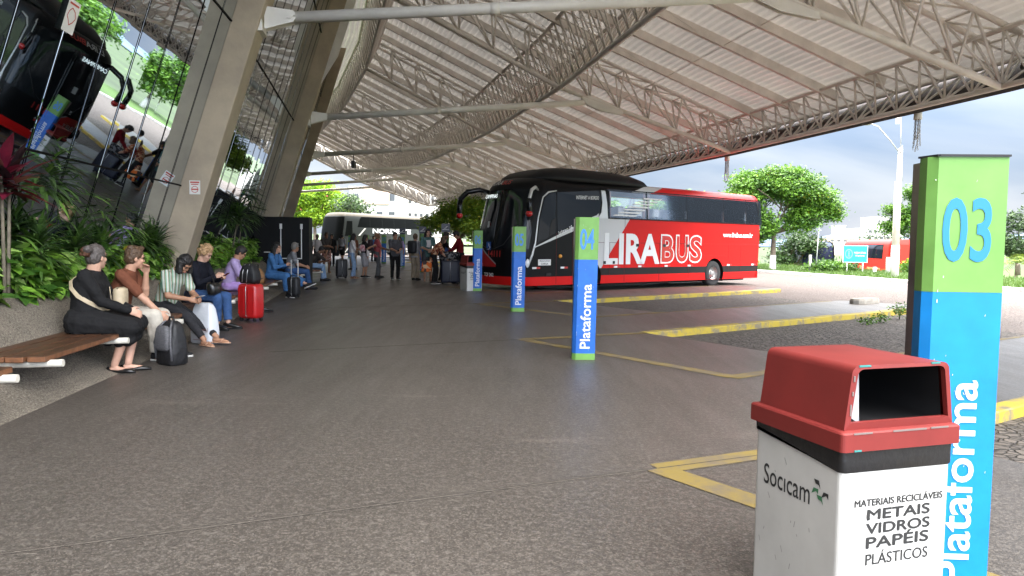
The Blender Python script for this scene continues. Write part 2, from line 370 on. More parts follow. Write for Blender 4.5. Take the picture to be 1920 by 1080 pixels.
# ---- lawn and its white kerb
mb = MB(); sector(mb, 199.85, 208.5, -.45, .48, -.03, 70)
for i in range(70):
    b0, b1 = -.45+.93*i/70, -.45+.93*(i+1)/70
    for (ra, za), (rb, zb_) in (((208.5, -.03), (211, -.35)), ((211, -.35), (218, -2.26))): mb.quad(PT(ra, b0, za), PT(rb, b0, zb_), PT(rb, b1, zb_), PT(ra, b1, za))
tag(mb.build('lawn', M_grass, recenter=False), kind='structure')
mb = MB()
for i in range(96):
    a0 = -.45+.87*i/96; a1 = a0+.87/96-.00012
    rings = [[PT(r, a, z) for r, z in ((199.55, -.14), (199.55, .0), (199.6, .03), (199.84, .03), (199.88, -.0), (199.88, -.14))] for a in (a0, a1)]
    mb.loft(rings, smooth=False)
tag(mb.build('lawn_kerb', M_whitek), 'white painted kerb stones along the edge of the lawn', 'kerb')
mb = MB(); sector(mb, 219, 238, -.45, .5, -2.25, 60); tag(mb.build('far_road', M_road, recenter=False), kind='structure')
mb = MB(); sector(mb, 238, 300, -.45, .5, -2.2, 60); tag(mb.build('far_lawn', M_grass, recenter=False), kind='structure')
# grass blades on the lawn
nb = 42000
aa = rng.uniform(-.02, .36, nb); rr_ = 199.95+8.8*rng.random(nb)**1.2; hh = rng.uniform(.05, .17, nb)*(1+1.2*(rng.random(nb) > .94)); ph = rng.uniform(0, 6.28, nb)
bx, by = CX+rr_*np.cos(aa), CY+rr_*np.sin(aa); w = .012+.018*rng.random(nb); lx, ly = rng.normal(0, .05, nb), rng.normal(0, .05, nb)
P = np.zeros((nb, 3, 3)); P[:, 0] = np.stack([bx-w*np.cos(ph), by-w*np.sin(ph), np.full(nb, -.04)], 1); P[:, 1] = np.stack([bx+w*np.cos(ph), by+w*np.sin(ph), np.full(nb, -.04)], 1); P[:, 2] = np.stack([bx+lx, by+ly, -.03+hh], 1)
def mesh_np(name, verts, nper, mats, midx=None, parent=None, loc=None):
    me = bpy.data.meshes.new(name); vsn = verts.reshape(-1, 3); nf = len(vsn)//nper
    if loc is not None: vsn = vsn-np.array(loc)
    me.vertices.add(len(vsn)); me.vertices.foreach_set('co', vsn.astype(np.float32).ravel()); me.loops.add(nf*nper); me.polygons.add(nf)
    me.loops.foreach_set('vertex_index', np.arange(nf*nper, dtype=np.int32)); me.polygons.foreach_set('loop_start', np.arange(0, nf*nper, nper, dtype=np.int32)); me.polygons.foreach_set('loop_total', np.full(nf, nper, dtype=np.int32))
    for mm in (mats if isinstance(mats, list) else [mats]): me.materials.append(mm)
    if midx is not None: me.polygons.foreach_set('material_index', np.asarray(midx, dtype=np.int32))
    me.update(calc_edges=True); o = bpy.data.objects.new(name, me); COL.objects.link(o)
    if parent is not None: o.parent = parent
    elif loc is not None: o.location = loc; o.matrix_basis = Matrix.Translation(V(loc))
    return o
M_blade = leafmat('grass_blade', (.10, .165, .026), (.045, .10, .015), 1.2)
tag(mesh_np('grass', P, 3, M_blade), 'green grass blades growing over the lawn beside the road', 'grass', kind='stuff')

# ================================================================== CANOPY
A1, DA = .1627, .0625
def AK(k): return A1+DA*k
def zb(r): return 9.5-(r-177.5)*(2.7/5.9) if r < 183.4 else 6.8-(r-183.4)*(1.95/6.6)
def zt(r):
    if r < 177.5: return 10.9-(177.5-r)*.12
    return 10.9-(r-177.5)*(2.65/5.9) if r < 183.4 else 8.25-(r-183.4)*(2.4/6.6)
M_steel = mat('painted_steel', (.84, .80, .74), .5, var=(2, .18), coord='World')
M_deck = mat('roof_sheet', (.80, .77, .72), .5, var=(.5, .25), coord='World')
t_, b_ = nodes(M_deck); tr_ = t_.nodes.new('ShaderNodeBsdfTranslucent'); tr_.inputs[0].default_value = (1, .955, .90, 1); mx_ = t_.nodes.new('ShaderNodeMixShader'); mx_.inputs[0].default_value = .024  # slight translucency added to the sheets as fill light under the roof
t_.links.new(b_.outputs[0], mx_.inputs[1]); t_.links.new(tr_.outputs[0], mx_.inputs[2]); t_.links.new(mx_.outputs[0], [n for n in t_.nodes if n.type == 'OUTPUT_MATERIAL'][0].inputs[0])
M_pipe = mat('white_tube', (.84, .82, .77), .4, var=(1.5, .12), coord='World')
M_fascia = mat('dark_gutter', (.09, .08, .075), .6, var=(1, .3), coord='World')
M_dark = mat('black_steel', (.02, .02, .022), .5)
canopy = thing('bus_station_canopy', 'curved white steel canopy roof with corrugated sheets and lattice trusses over the platform', 'canopy', tuple(PT(190, AK(1), 0)))
KS = range(-1, 6)
def P2(r, k, t, z):                       # point on the chord between frame k and k+1
    return PT(r, AK(k), z).lerp(PT(r, AK(k+1), z), t)
def zigzag(mb, fb, ft, n, rc=.06, rw=.028):
    bots = [fb(i/n) for i in range(n+1)]; mb.tube(bots, rc, 8)
    TT = []
    for f in ft:
        T = [f((i+.5)/n) for i in range(n)]; mb.tube([f(0)]+T+[f(1)], rc*.8, 6); TT.append(T)
        for i in range(n): mb.cyl(bots[i], T[i], rw, n=5); mb.cyl(T[i], bots[i+1], rw, n=5)
    for i in range(n): mb.cyl(TT[0][i], TT[1][i], rw*.9, n=5)
def lattice(mb, bots, tops, rc=.055, rw=.024, cross=True):
    """triangular girder: one bottom chord, several top chords, zigzag webs"""
    n = len(bots)-1
    for T in [bots]+tops: mb.tube([T[0], T[-1]] if False else T, rc if T is bots else rc*.8, 6)
    for T in tops:
        for i in range(n):
            mb.cyl(bots[i], T[i], rw, n=5); 
            if i % 2 == 0: mb.cyl(T[i], bots[i+1], rw, n=5)
            else: mb.cyl(bots[i], T[i+1], rw, n=5) if False else mb.cyl(T[i], bots[i+1], rw, n=5)
        mb.cyl(bots[n], T[n], rw, n=5)
    if cross and len(tops) > 1:
        for i in range(n+1): mb.cyl(tops[0][i], tops[1][i], rw*.9, n=5)
        for i in range(n): mb.cyl(tops[0][i], tops[1][i+1], rw*.8, n=5)
for k in KS:
    a = AK(k); tg = V((-math.sin(a), math.cos(a), 0)); mb = MB()
    rs = list(np.linspace(177.5, 183.4, 6))+list(np.linspace(183.4, 190, 7))[1:]
    bots = [PT(r, a, zb(r)) for r in rs]
    lattice(mb, bots, [[PT(r, a, zt(r))+tg*.42 for r in rs], [PT(r, a, zt(r))-tg*.42 for r in rs]], .08, .034)
    mb.build('radial_truss', M_steel, canopy, True)
    # strut with its two brackets
    mb = MB(); p, q = PT(175.30, a, 5.38), PT(184.5, a, 6.36); d = (q-p).normalized()
    mb.cyl(p+d*.25, q-d*.2, .105, n=18)
    mid = p.lerp(q, .42); mb.cyl(mid-d*.09, mid+d*.09, .112, n=18)
    st = mb.build('strut', M_pipe, canopy, True)
    mb = MB(); R = Matrix((d, tg, d.cross(tg))).transposed()
    mb.box(PT(174.97, a, 5.36), (.09, .5, .55), R); 
    for s in (-.09, .09): mb.prism([(-.25, -.2), (-.25, .2), (.25, .1), (.3, 0), (.25, -.1)], lambda x, y, w, s=s: p+d*(x+.0)+tg*(s-.012+.024*w)+V((0, 0, y)))
    mb.cyl(p+d*.18-tg*.13, p+d*.18+tg*.13, .05, n=10)
    mb.build('bracket', M_pipe, st, True)
    mb = MB(); dd = (PT(190, a, zb(190))-PT(184.5, a, zb(184.5))).normalized(); nn = V((0, 0, 1))
    for s in (-.06, .06): mb.prism([(-.3, -.12), (-.32, .08), (-.05, .2), (.35, .22), (1.25, .12), (1.3, -.03), (.4, -.17)], lambda x, y, w, s=s: q+d*0+dd*x+tg*(s-.012+.024*w)+nn*y)
    mb.cyl(q-d*.14-tg*.11, q-d*.14+tg*.11, .07, n=12)
    mb.build('bracket', M_pipe, st, True)
for k in list(KS)[:-1]:
    for nm, r, zz, tops, n in (('mid', 183.4, zb(183.4), ((182.75, zt(182.75)), (184.05, zt(184.05))), 18),
                               ('inner', 177.5, 9.5, ((177.15, 10.8), (178.05, 10.6)), 16),
                               ('outer', 190, zb(190), ((189.62, zt(189.7)-.02), (190.85, 5.62)), 15)):
        mb = MB(); ts = np.linspace(0, 1, n+1)
        zigzag(mb, lambda t: P2(r, k, t, zz), [lambda t, rr=rr, z2=z2: P2(rr, k, t, z2-.02) for rr, z2 in tops], n, .085 if nm == 'mid' else .065, .030)
        mb.build('edge_truss' if nm == 'outer' else 'long_truss', M_steel, canopy, True)
    # corrugated deck: ribs run along the platform
    mb = MB(); rs = np.arange(171.5, 191.0, .05); pr = None
    vs_, fs = [], []
    for j, r in enumerate(rs):
        z = zt(r)+.13+(.06 if (j//2) % 2 else 0); vs_ += [PT(r, AK(k), z), PT(r, AK(k+1), z)]
    for j in range(len(rs)-1): fs.append((2*j, 2*j+1, 2*j+3, 2*j+2))
    mb.add(vs_, fs); mb.build('roof_deck', M_deck, canopy, True)
    for i in range(1, 6):
        mb = MB(); t = i/6
        for ra, rb in ((177.4, 183.4), (183.4, 190.2)):
            mb.bar(P2(ra, k, t, zt(ra)-.02), P2(rb, k, t, zt(rb)-.02), .13, .24)
        mb.build('purlin', M_steel, canopy, True)
    mb = MB()                               # thin sag rods between the purlins
    for r in (180.4, 186.6):
        for i in range(6): mb.cyl(P2(r, k, i/6, zt(r)-.1), P2(r, k, (i+1)/6, zt(r)-.1), .012, n=5)
    for i in range(6): mb.cyl(P2(179+1.5*(i % 2), k, i/6, zt(179+1.5*(i % 2))-.1), P2(186-1.5*(i % 2), k, (i+1)/6, zt(186-1.5*(i % 2))-.1), .01, n=5)
    mb.build('sag_rod', M_steel, canopy, True)
    mb = MB()                               # gutter fascia beyond the outer truss
    prof = [(190.2, zb(190)-.1), (190.95, zb(190)+.1), (191.5, 6.05), (191.3, 6.15), (190.75, zb(190)+.22), (190.25, zb(190)+.02)]
    mb.loft([[P2(r, k, t, z) for r, z in prof] for t in (0, 1)], smooth=False); mb.build('gutter', M_fascia, canopy, True)
    mb = MB(); mb.tube([P2(190.5, k, t, 5.05+.25*t) for t in (0, .5, 1)], .09, 10); mb.build('drain_pipe', M_fascia, canopy, True)
# far end wall of the canopy
a = AK(5); mb = MB(); rs = list(np.linspace(177.5, 183.4, 5))+list(np.linspace(184, 190.4, 5))
prev = None
for r in rs:
    if prev is not None: mb.quad(PT(prev, a+.003, zb(prev)-.03), PT(r, a+.003, zb(r)-.03), PT(r, a+.003, zt(r)+.16), PT(prev, a+.003, zt(prev)+.16))
    prev = r
mb.build('end_fascia', mat('end_fascia_steel', (.30, .28, .26), .6, var=(1, .3), coord='World'), canopy, True)
# drain spouts with chains
M_chain = mat('chain_steel', (.30, .28, .25), .5, metal=.6)
for px_, k, t, lab in ((0, 0, .26, 'bundle of rusty rain chains hanging from the canopy edge above the lamp post'), (1, 1, .10, 'bundle of rain chains hanging from the canopy edge above the red coach roof')):
    p = P2(190.55, k, t, 4.95); tg = (P2(190, k, 1, 0)-P2(190, k, 0, 0)).normalized(); mb = MB()
    mb.tube([p+tg*1.6+V((0, 0, .02)), p+tg*.2, p+V((0, 0, -.06)), p+V((0, 0, -.28))], .1, 10); mb.build('drain_spout', M_pipe, canopy, True)
    mb = MB()
    for c in range(7):
        ang = c*.9; q = p+V((.06*math.cos(ang), .06*math.sin(ang), -.26)); ln = 14+int(4*math.sin(c*2.3))
        for j in range(ln):
            z = -j*.05; R = RZ(ang+(math.pi/2 if j % 2 else 0)); lk = []
            for b in range(8): 
                t2 = 2*math.pi*b/8; lk.append(q+R @ V((.016*math.cos(t2), 0, .033*math.sin(t2)))+V((-.10*(j/18)**2*(c-2)*.3, 0, z)))
            mb.tube(lk+[lk[0]], .0065, 4, caps=False)
    tag(mb.build('rain_chain', M_chain), lab, 'chain', 'rain chains under the canopy edge')
# monitor hung from the third strut
a = AK(2); c = PT(176.9, a, 4.98); R = RZ(a-.2-math.pi/2); mb = MB(); mb.box(c, (.72, .16, .3), R)
mon = tag(mb.build('hanging_monitor', M_dark), 'small black box monitor hanging from a white strut beyond the second column', 'monitor')
mb = MB(); mb.cyl(c+V((0, 0, .13)), c+V((0, 0, .5)), .02); mb.build('hanger', M_dark, mon, True)

# ================================================================== COLUMNS, GLASS, PLANTER
CD = .47
def rf(z): return 174.16+.306*(z-2.47)
M_col = mat('column_concrete', (.50, .42, .31), .85, var=(1.3, .3), col2=(.34, .285, .22), coord='World', bump=(18, .35, .01))
M_glass = mat('mirror_glass', (.58, .66, .72), .015, metal=1, coord='World', bump=(.55, .10, .05))
M_mull = mat('dark_mullion', (.006, .006, .007), .7, spec=.1)
M_paper = mat('white_paper', (.78, .77, .74), .7); M_red = mat('print_red', (.5, .06, .04), .6)
M_clad = mat('cladding_white', (.82, .79, .74), .6, var=(.8, .2), coord='World')
clab = {0: 'tan concrete column leaning outward beside the mirror glass with a notice on it', 1: 'second leaning concrete column behind the dark dracaena plants', 2: 'third leaning concrete column mostly hidden by the second column'}
for k in range(-2, 6):
    a = AK(k); h = .32/175
    mb = MB()
    rings = [[PT(r, a+s*h, z) for r, s in ((rf(z), -1), (rf(z), 1), (rf(z)-CD, 1), (rf(z)-CD, -1))] for z in (0, 2, 4, 6, 8, 10.3)]
    mb.loft(rings, smooth=False); c = mb.build('concrete_column', M_col); bevel(c, .02)
    tag(c, clab.get(k, 'leaning concrete column far along the curved glass wall' if k > 2 else 'leaning concrete column nearest the camera outside the picture'), 'column', 'leaning columns of the terminal wall')
    if k == 1:
        mb = MB(); pts = [(rf(6.4)+.01, 6.4), (rf(7.3)+.27, 7.3), (rf(10)+.30, 10), (rf(10)+.01, 10)]
        mb.prism(pts, lambda r, z, w: PT(r, a-h+.0001+w*.0004, z)); mb.build('cladding_panel', M_clad, c, True)
    if k == 0:
        mb = MB(); z0 = 2.32; ac = a-h-.00003; ux = V((math.cos(a), math.sin(a), 0)); uz = (PT(rf(3), a, 3)-PT(rf(2), a, 2)).normalized()
        ux = V((math.cos(a), math.sin(a), 0)); o = PT(rf(z0)-.21, ac, z0)
        nn = V((math.sin(a), -math.cos(a), 0))*.004
        def rect(u0, u1, v0, v1, m, e): mb.quad(*[o+ux*u+V((0, 0, v))+nn*e for u, v in ((u0, v0), (u1, v0), (u1, v1), (u0, v1))], m=m)
        rect(-.09, .09, -.12, .12, 0, 1); rect(-.075, .075, .075, .1, 1, 1.5); rect(-.06, .06, .045, .06, 1, 1.5)
        for j in range(10):
            t0, t1 = 2*math.pi*j/10, 2*math.pi*(j+1)/10
            mb.quad(*[o+nn*1.5+ux*(q*math.cos(t))+V((0, 0, q*math.sin(t)-.035)) for q, t in ((.05, t0), (.06, t0), (.06, t1), (.05, t1))], m=1)
        mb.quad(*[o+nn*1.6+ux*x+V((0, 0, y-.035)) for x, y in ((-.05, -.01), (.05, -.01), (.05, .012), (-.05, .012))], m=1)
        tag(mb.build('no_smoking_notice', [M_paper, M_red]), 'small white and red notice stuck on the near leaning column', 'notice')
def gpt(k, t, z):
    r = rf(z)-CD+.02; return PT(r, AK(k), z).lerp(PT(r, AK(k+1), z), t)
glab = {-1: 'dark mirror glass wall reflecting the coach and lawn left of the near column', 0: 'dark mirror glass wall between the first and the second leaning column', 1: 'far mirror glass wall beyond the second leaning column'}
for k in range(-2, 5):
    mb = MB(); nc = 12; rows = [.3, 2.35, 5.2, 8.0, 10.25]
    for i in range(nc):
        for j in range(len(rows)-1):
            j1 = (rng.random(4)-.5)*.006; up = V((0, 0, 1)); nrm = V((math.cos(AK(k)), math.sin(AK(k)), 0))
            mb.quad(*[gpt(k, t, z)+nrm*float(e) for (t, z), e in zip(((i/nc, rows[j]), ((i+1)/nc, rows[j]), ((i+1)/nc, rows[j+1]), (i/nc, rows[j+1])), j1)])
    g = mb.build('glass_wall', M_glass); tag(g, glab.get(k, 'mirror glass wall bay far along the curve' if k > 1 else 'mirror glass wall bay beside the camera'), 'glass wall', 'mirror glass bays between the columns')
    mb = MB(); nrm = PT(1, AK(k)+DA/2)-PT(0, AK(k)+DA/2); nrm.normalize(); out_ = (nrm+V((0, 0, -.306))).normalized()
    for i in range(1, nc): mb.bar(gpt(k, i/nc, .3)+out_*.008, gpt(k, i/nc, 10.25)+out_*.008, .008, .008, up=out_)
    for z in rows[1:-1]: mb.bar(gpt(k, .01, z)+out_*.012, gpt(k, .99, z)+out_*.012, .026, .016, up=out_)
    mb.build('mullion', M_mull, g, True)
mb = MB(); k = -1                            # notice on the glass
o = gpt(k, .50, 3.75); ux = (gpt(k, 1, 3)-gpt(k, 0, 3)).normalized(); uz = (gpt(k, .5, 4)-gpt(k, .5, 3)).normalized(); nn = ux.cross(uz)
if nn.x < 0: nn = -nn
mb.quad(*[o+nn*.03+ux*x+uz*y for x, y in ((-.13, -.17), (.13, -.17), (.13, .17), (-.13, .17))])
mp_ = [(-.07, .05), (-.02, .09), (.05, .06), (.09, .0), (.05, -.05), (-.01, -.09), (-.05, -.04), (-.09, -.01)]
for j in range(len(mp_)):
    p, q = V(mp_[j]), V(mp_[(j+1) % len(mp_)]); d = (q-p).normalized(); s = V((-d.y, d.x))*.006
    mb.quad(*[o+nn*.032+ux*w_.x+uz*w_.y for w_ in (p+s, p-s, q-s, q+s)], m=1)
mb.quad(*[o+nn*.032+ux*x+uz*y for x, y in ((-.1, .12), (.1, .12), (.1, .14), (-.1, .14))], m=1)
tag(mb.build('glass_notice', [M_paper, M_red]), 'white notice with a red outline map stuck on the mirror glass', 'notice')

def planter_mat():
    m = mat('planter_concrete', (.2, .2, .2), .9); t, b = nodes(m); p = pos_node(t)
    fine = noise_node(t, p, 60, 4, .75); big = noise_node(t, p, 1.3, 5, .6)
    c = mixc(t, step(t, big, .3, .7), (.13, .112, .088), (.25, .216, .17)); c = mixc(t, math_node(t, 'MULTIPLY', step(t, fine, .5, .64), .8), c, (.36, .32, .26)); c = mixc(t, math_node(t, 'MULTIPLY', step(t, fine, .46, .36), .8), c, (.035, .033, .03))
    t.links.new(c, b.inputs['Base Color']); bp = t.nodes.new('ShaderNodeBump'); bp.inputs['Strength'].default_value = .8; bp.inputs['Distance'].default_value = .02; t.links.new(fine, bp.inputs['Height']); t.links.new(bp.outputs[0], b.inputs['Normal']); return m
mb = MB(); prof = [(174.6, -.02), (174.5, .004), (174.36, .05), (174.17, .16), (174.0, .33), (173.87, .53), (173.74, .70), (173.6, .80), (173.5, .815), (173.4, .8), (173.35, .6)]
rings = []
for s_ in np.arange(8, 62, .35):
    q = []
    for j, (r, z) in enumerate(prof):
        w = mnoise.noise(V((s_*.7, j*.6, 1.3)))*.035 if 1 < j < 10 else 0
        q.append(PS(r+w, s_, max(z+w*.5, -.02)))
    rings.append(q)
mb.loft(rings, closed=False, caps=False)
tag(mb.build('planter_wall', planter_mat()), 'rough sloping concrete planter wall behind the wooden benches', 'planter')
mb = MB()
for s_ in np.arange(8, 62, 1.0): mb.quad(PS(172.2, s_, .74), PS(173.48, s_, .74), PS(173.48, s_+1, .74), PS(172.2, s_+1, .74))
tag(mb.build('planter_soil', mat('soil', (.035, .026, .018), .95, var=(8, .5), coord='World'), recenter=False), kind='structure')

# ---- benches
M_wood = mat('bench_wood', (.11, .05, .025), .42, var=(7, .5), col2=(.045, .022, .013), coord='World', bump=(30, .2, .004))
M_woodend = mat('bench_wood_edge', (.20, .085, .038), .6, var=(14, .45), coord='World')
M_wtube = mat('bench_bracket_white', (.66, .63, .55), .5, var=(9, .25), coord='World')
blabs = ['wooden slat bench end at the left edge of the picture', 'dark wooden slat bench with the woman in black and the young man', 'wooden slat bench under the woman in the striped top', 'wooden slat bench under the person in lilac', 'wooden slat bench holding the tan leather bag', 'wooden slat bench under the grey haired man', 'farthest wooden slat bench, under the man with his head in his hand']
for j, (s0, s1, off) in enumerate(((18.2, 21.25, 0), (21.75, 24.95, 0), (25.15, 28.55, 0), (28.9, 31.5, 0), (32.0, 35.4, 0), (36.0, 38.8, .3), (40.6, 43.4, .75))):
    b = thing('slat_bench', blabs[j], 'bench', tuple(PS(174.2+off, (s0+s1)/2, 0)), 0, 'wooden benches along the planter wall')
    for i in range(4):
        r0 = 173.93+off+i*.162; mb = MB(); rings = []
        for s_ in np.linspace(s0, s1, 9):
            rings.append([PS(r, s_+(.02*(i % 2)), z) for r, z in ((r0, .435), (r0, .385), (r0+.142, .385), (r0+.142, .435))])
        n = len(rings); mb.loft(rings, smooth=False)
        for q in range(len(mb.f)):
            vs4 = [mb.v[w] for w in mb.f[q]]; zz = [w[2] for w in vs4]
            mb.m[q] = 0 if min(zz) > .43 else 1
        bevel(mb.build('seat_slat', [M_wood, M_woodend], b, True), .006, 1)
    for s_ in (s0+.12, (s0+s1)/2, s1-.12):
        mb = MB(); mb.cyl(PS(173.8, s_, .345), PS(174.66+off, s_, .365), .032, n=10); mb.build('bracket', M_wtube, b, True)
# ================================================================== COACHES
M_tyre = mat('tyre_rubber', (.025, .025, .025), .85, bump=(30, .3, .005)); M_rim = mat('wheel_steel', (.42, .41, .39), .45, metal=.6)
M_black = mat('black_gloss', (.006, .006, .007), .15, spec=.3); M_blackm = mat('black_matt', (.015, .015, .015), .7)
M_silver = mat('silver_trim', (.62, .62, .61), .3, metal=.3); M_redp = mat('red_gloss', (.55, .012, .012), .25, coat=.5)
M_wtxt = mat('white_lettering', (.80, .80, .78), .5); M_rtxt = mat('red_lettering', (.50, .035, .03), .5)
M_lamp = mat('lamp_lens', (.75, .76, .78), .1, coat=1); M_amber = mat('amber_lens', (.7, .3, .02), .3)
M_seat = mat('headrest_cloth', (.9, .9, .9), .8); M_seatd = mat('seat_cloth', (.06, .065, .08), .9); M_curt = mat('curtain_cloth', (.42, .27, .24), .9)
M_inner = mat('coach_inside', (.06, .06, .065), .8)
M_dglass = mat('dark_coach_glass', (.010, .012, .014), .04, spec=.25)
def tint_glass():
    m = mat('tinted_window', (.1, .1, .1), .05); t, b = nodes(m)
    tr = t.nodes.new('ShaderNodeBsdfTransparent'); tr.inputs[0].default_value = (.97, .98, .99, 1); gl = t.nodes.new('ShaderNodeBsdfGlossy'); gl.inputs['Roughness'].default_value = .03; gl.inputs['Color'].default_value = (.9, .95, 1, 1)
    fr = t.nodes.new('ShaderNodeLayerWeight'); fr.inputs[0].default_value = .22; mx = t.nodes.new('ShaderNodeMixShader')
    t.links.new(math_node(t, 'ADD', fr.outputs['Fresnel'], .03), mx.inputs[0]); t.links.new(tr.outputs[0], mx.inputs[1]); t.links.new(gl.outputs[0], mx.inputs[2])
    t.links.new(mx.outputs[0], [n for n in t.nodes if n.type == 'OUTPUT_MATERIAL'][0].inputs[0]); return m
M_tint = tint_glass()
W = 2.6
NOSE = [(.27, -.26), (.5, -.32), (.9, -.34), (1.3, -.33), (2.0, -.22), (2.52, -.10), (3.0, .01), (3.2, .06), (3.42, .14), (3.56, .23), (3.67, .37), (3.73, .6), (3.76, 1.1)]
SIDE = [(.27, 0), (2.3, 0), (3.0, .03), (3.42, .07), (3.56, .14), (3.67, .26), (3.73, .45), (3.76, .8)]
REAR = [(.27, .3), (.6, .12), (.9, .03), (2.0, .0), (3.0, .08), (3.42, .2), (3.56, .32), (3.67, .5), (3.73, .8), (3.76, 1.2)]
def ip(tab, z): return float(np.interp(z, [a for a, _ in tab], [b for _, b in tab]))
def FS(t, z, off=0):                        # windscreen side of the shell; t -1 (left) .. 1 (right)
    s = ip(SIDE, z); D = .62
    x = ip(NOSE, z)+D*(1-(max(0, 1-abs(t)**2.5))**(1/2.5))
    p = V((x, W/2+t*(W/2-s), z))
    if off:
        e = .02; a, b = FS(min(t+e, .999), z)-FS(max(t-e, -.999), z), FS(t, z+e)-FS(t, z-e); n = a.cross(b).normalized()
        if n.x > 0: n = -n
        p = p+n*off
    return p
def side_pt(x, z, off=.012): return V((x, ip(SIDE, z)-off, z))
def wheel(root, x, y, sgn, z=.5, R=.5):
    mb = MB(); prof = [(.27, .02), (.42, .0), (.485, .03), (.5, .08), (.5, .24), (.47, .29), (.3, .3)]
    def lathe(mb, prof, m=0, n=28):
        rings = [[V((x+r*R/.5*math.cos(a), y+sgn*w, z+r*R/.5*math.sin(a))) for r, w in prof] for a in np.linspace(0, 2*math.pi, n, endpoint=False)]
        N_ = len(prof); vs_ = [p for r in rings for p in r]; fs = []
        for i in range(n):
            for j in range(N_-1): k = (i+1) % n; fs.append((i*N_+j, k*N_+j, k*N_+j+1, i*N_+j+1))
        mb.add(vs_, fs, m, True)
    lathe(mb, prof); w = mb.build('wheel', M_tyre, root)
    mb = MB(); lathe(mb, [(.275, .015), (.265, .04), (.235, .10), (.2, .13), (.12, .125), (.11, .06), (.09, .035), (.0, .03)])
    for k in range(8):
        a = 2*math.pi*k/8; c = V((x+.17*R/.5*math.cos(a), y+sgn*.118, z+.17*R/.5*math.sin(a))); mb.cyl(c, c+V((0, sgn*.012, 0)), .028, n=10, m=1)
        a += .39; c = V((x+.095*math.cos(a), y+sgn*.04, z+.095*math.sin(a))); mb.cyl(c+V((0, sgn*.03, 0)), c-V((0, sgn*.02, 0)), .012, n=6)
    mb.build('rim', [M_rim, M_blackm], w); return w
def coach(name, label, loc, th, L, livery, scale=1.0, zs=1.0, open_windows=True, wx=(3.75, 12.7), group=None, wheels=(2.75, 9.7)):
    root = thing(name, label, 'coach', loc, th, group)
    root.scale = (scale, scale, scale*zs); root.matrix_basis = root.matrix_basis @ Matrix.Diagonal((scale, scale, scale*zs, 1))
    zsr = [.27, .4, .55, .8, 1.25, 1.7, 2.1, 2.52, 2.8, 3.1, 3.42, 3.5, 3.56, 3.62, 3.67, 3.71, 3.73, 3.75, 3.76]
    xs = [.5, 1.0, wheels[0]-.66, wheels[0]+.66, wx[0]+.001, 5.5, 7.5, wheels[1]-.66, wheels[1]+.66, 11.5, wx[1]]
    nf, nr = 17, 7; rings = []
    for z in zsr:
        s = ip(SIDE, z); ring = []; xe = L-ip(REAR, z); D = .25
        fx = lambda t: FS(t, z)
        lo = FS(-1, z).x
        ring += [V((max(x, lo+.01*i), s, z)) for i, x in reversed(list(enumerate(xs)))]
        ring += [FS(t, z) for t in np.sin(np.linspace(-1, 1, nf)*math.pi/2)]
        ring += [V((max(x, lo+.01*i), W-s, z)) for i, x in enumerate(xs)]
        for t in np.sin(np.linspace(1, -1, nr)*math.pi/2): ring.append(V((max(xe, wx[1]+.03)-D*(1-(max(0, 1-abs(t)**3))**(1/3)), W/2+t*(W/2-s), z)))
        rings.append(ring)
    n = len(rings[0]); nx = len(xs); mb = MB(); vs_ = [p for r in rings for p in r]; fs = []
    def hole(i, j):
        z0, z1 = zsr[i], zsr[i+1]; zm = (z0+z1)/2; k = (j+1) % n
        x0, x1 = sorted((rings[i][j].x, rings[i][k].x)); left, right = j < nx-1, nx+nf <= j < nx+nf+nx-1
        if not (left or right): return False
        if open_windows and 2.52 < zm < 3.42 and x0 > wx[0]-.1 and x1 < wx[1]+.1: return True
        for w in wheels:
            if zm < 1.25 and x0 > w-.7 and x1 < w+.7: return True
        return False
    for i in range(len(rings)-1):
        for j in range(n):
            if not hole(i, j): k = (j+1) % n; fs.append((i*n+j, i*n+k, (i+1)*n+k, (i+1)*n+j))
    fs.append(tuple(reversed(range(n)))); fs.append(tuple((len(rings)-1)*n+j for j in range(n)))
    mb.add(vs_, fs, 0, True); mb.sm[-1] = mb.sm[-2] = False
    for w in wheels:                        # arch panels
        for y in (0, W):
            o = [V((w-.66, y, 1.25)), V((w-.66, y, .27))]+[V((w-.6*math.cos(a), y, .5+.6*math.sin(a))) for a in np.linspace(-.39, math.pi+.39, 19)]+[V((w+.66, y, .27)), V((w+.66, y, 1.25))]
            mb.add(o, [tuple(range(len(o)))])
    body = mb.build('body', livery, root)
    md = body.modifiers.new('e', 'EDGE_SPLIT'); md.split_angle = rad(38); DEFER.append(body)
    mb = MB()
    for w in wheels:
        for y0, y1 in ((.004, .75), (W-.004, W-.75)):
            arc = [(w-.64*math.cos(a), .5+.64*math.sin(a)) for a in np.linspace(-.5, math.pi+.5, 15)]
            mb.loft([[V((x, y, z)) for x, z in arc] for y in (y0, y1)], closed=False, caps=False)
            mb.add([V((x, y1, z)) for x, z in arc], [tuple(range(15))])
    mb.box((L/2, W/2, .33), (L-1.6, W-.7, .3)); mb.build('wheel_well', M_blackm, root)
    for w in wheels:
        wheel(root, w, .03, 1); wheel(root, w, W-.03, -1)
    return root, body
def pane(root, pts, m, off=.014, nm='window', y1=False):
    mb = MB(); n = len(pts)
    f = (lambda x, z, o: side_pt(x, z, o)) if not y1 else (lambda x, z, o: V((x, W-ip(SIDE, z)+o, z)))
    mb.add([f(x, z, off) for x, z in pts]+[f(x, z, -.004) for x, z in pts], [tuple(range(n)), tuple(range(2*n-1, n-1, -1))]+[(i, n+i, n+(i+1) % n, (i+1) % n) for i in range(n)])
    return mb.build(nm, m, root)

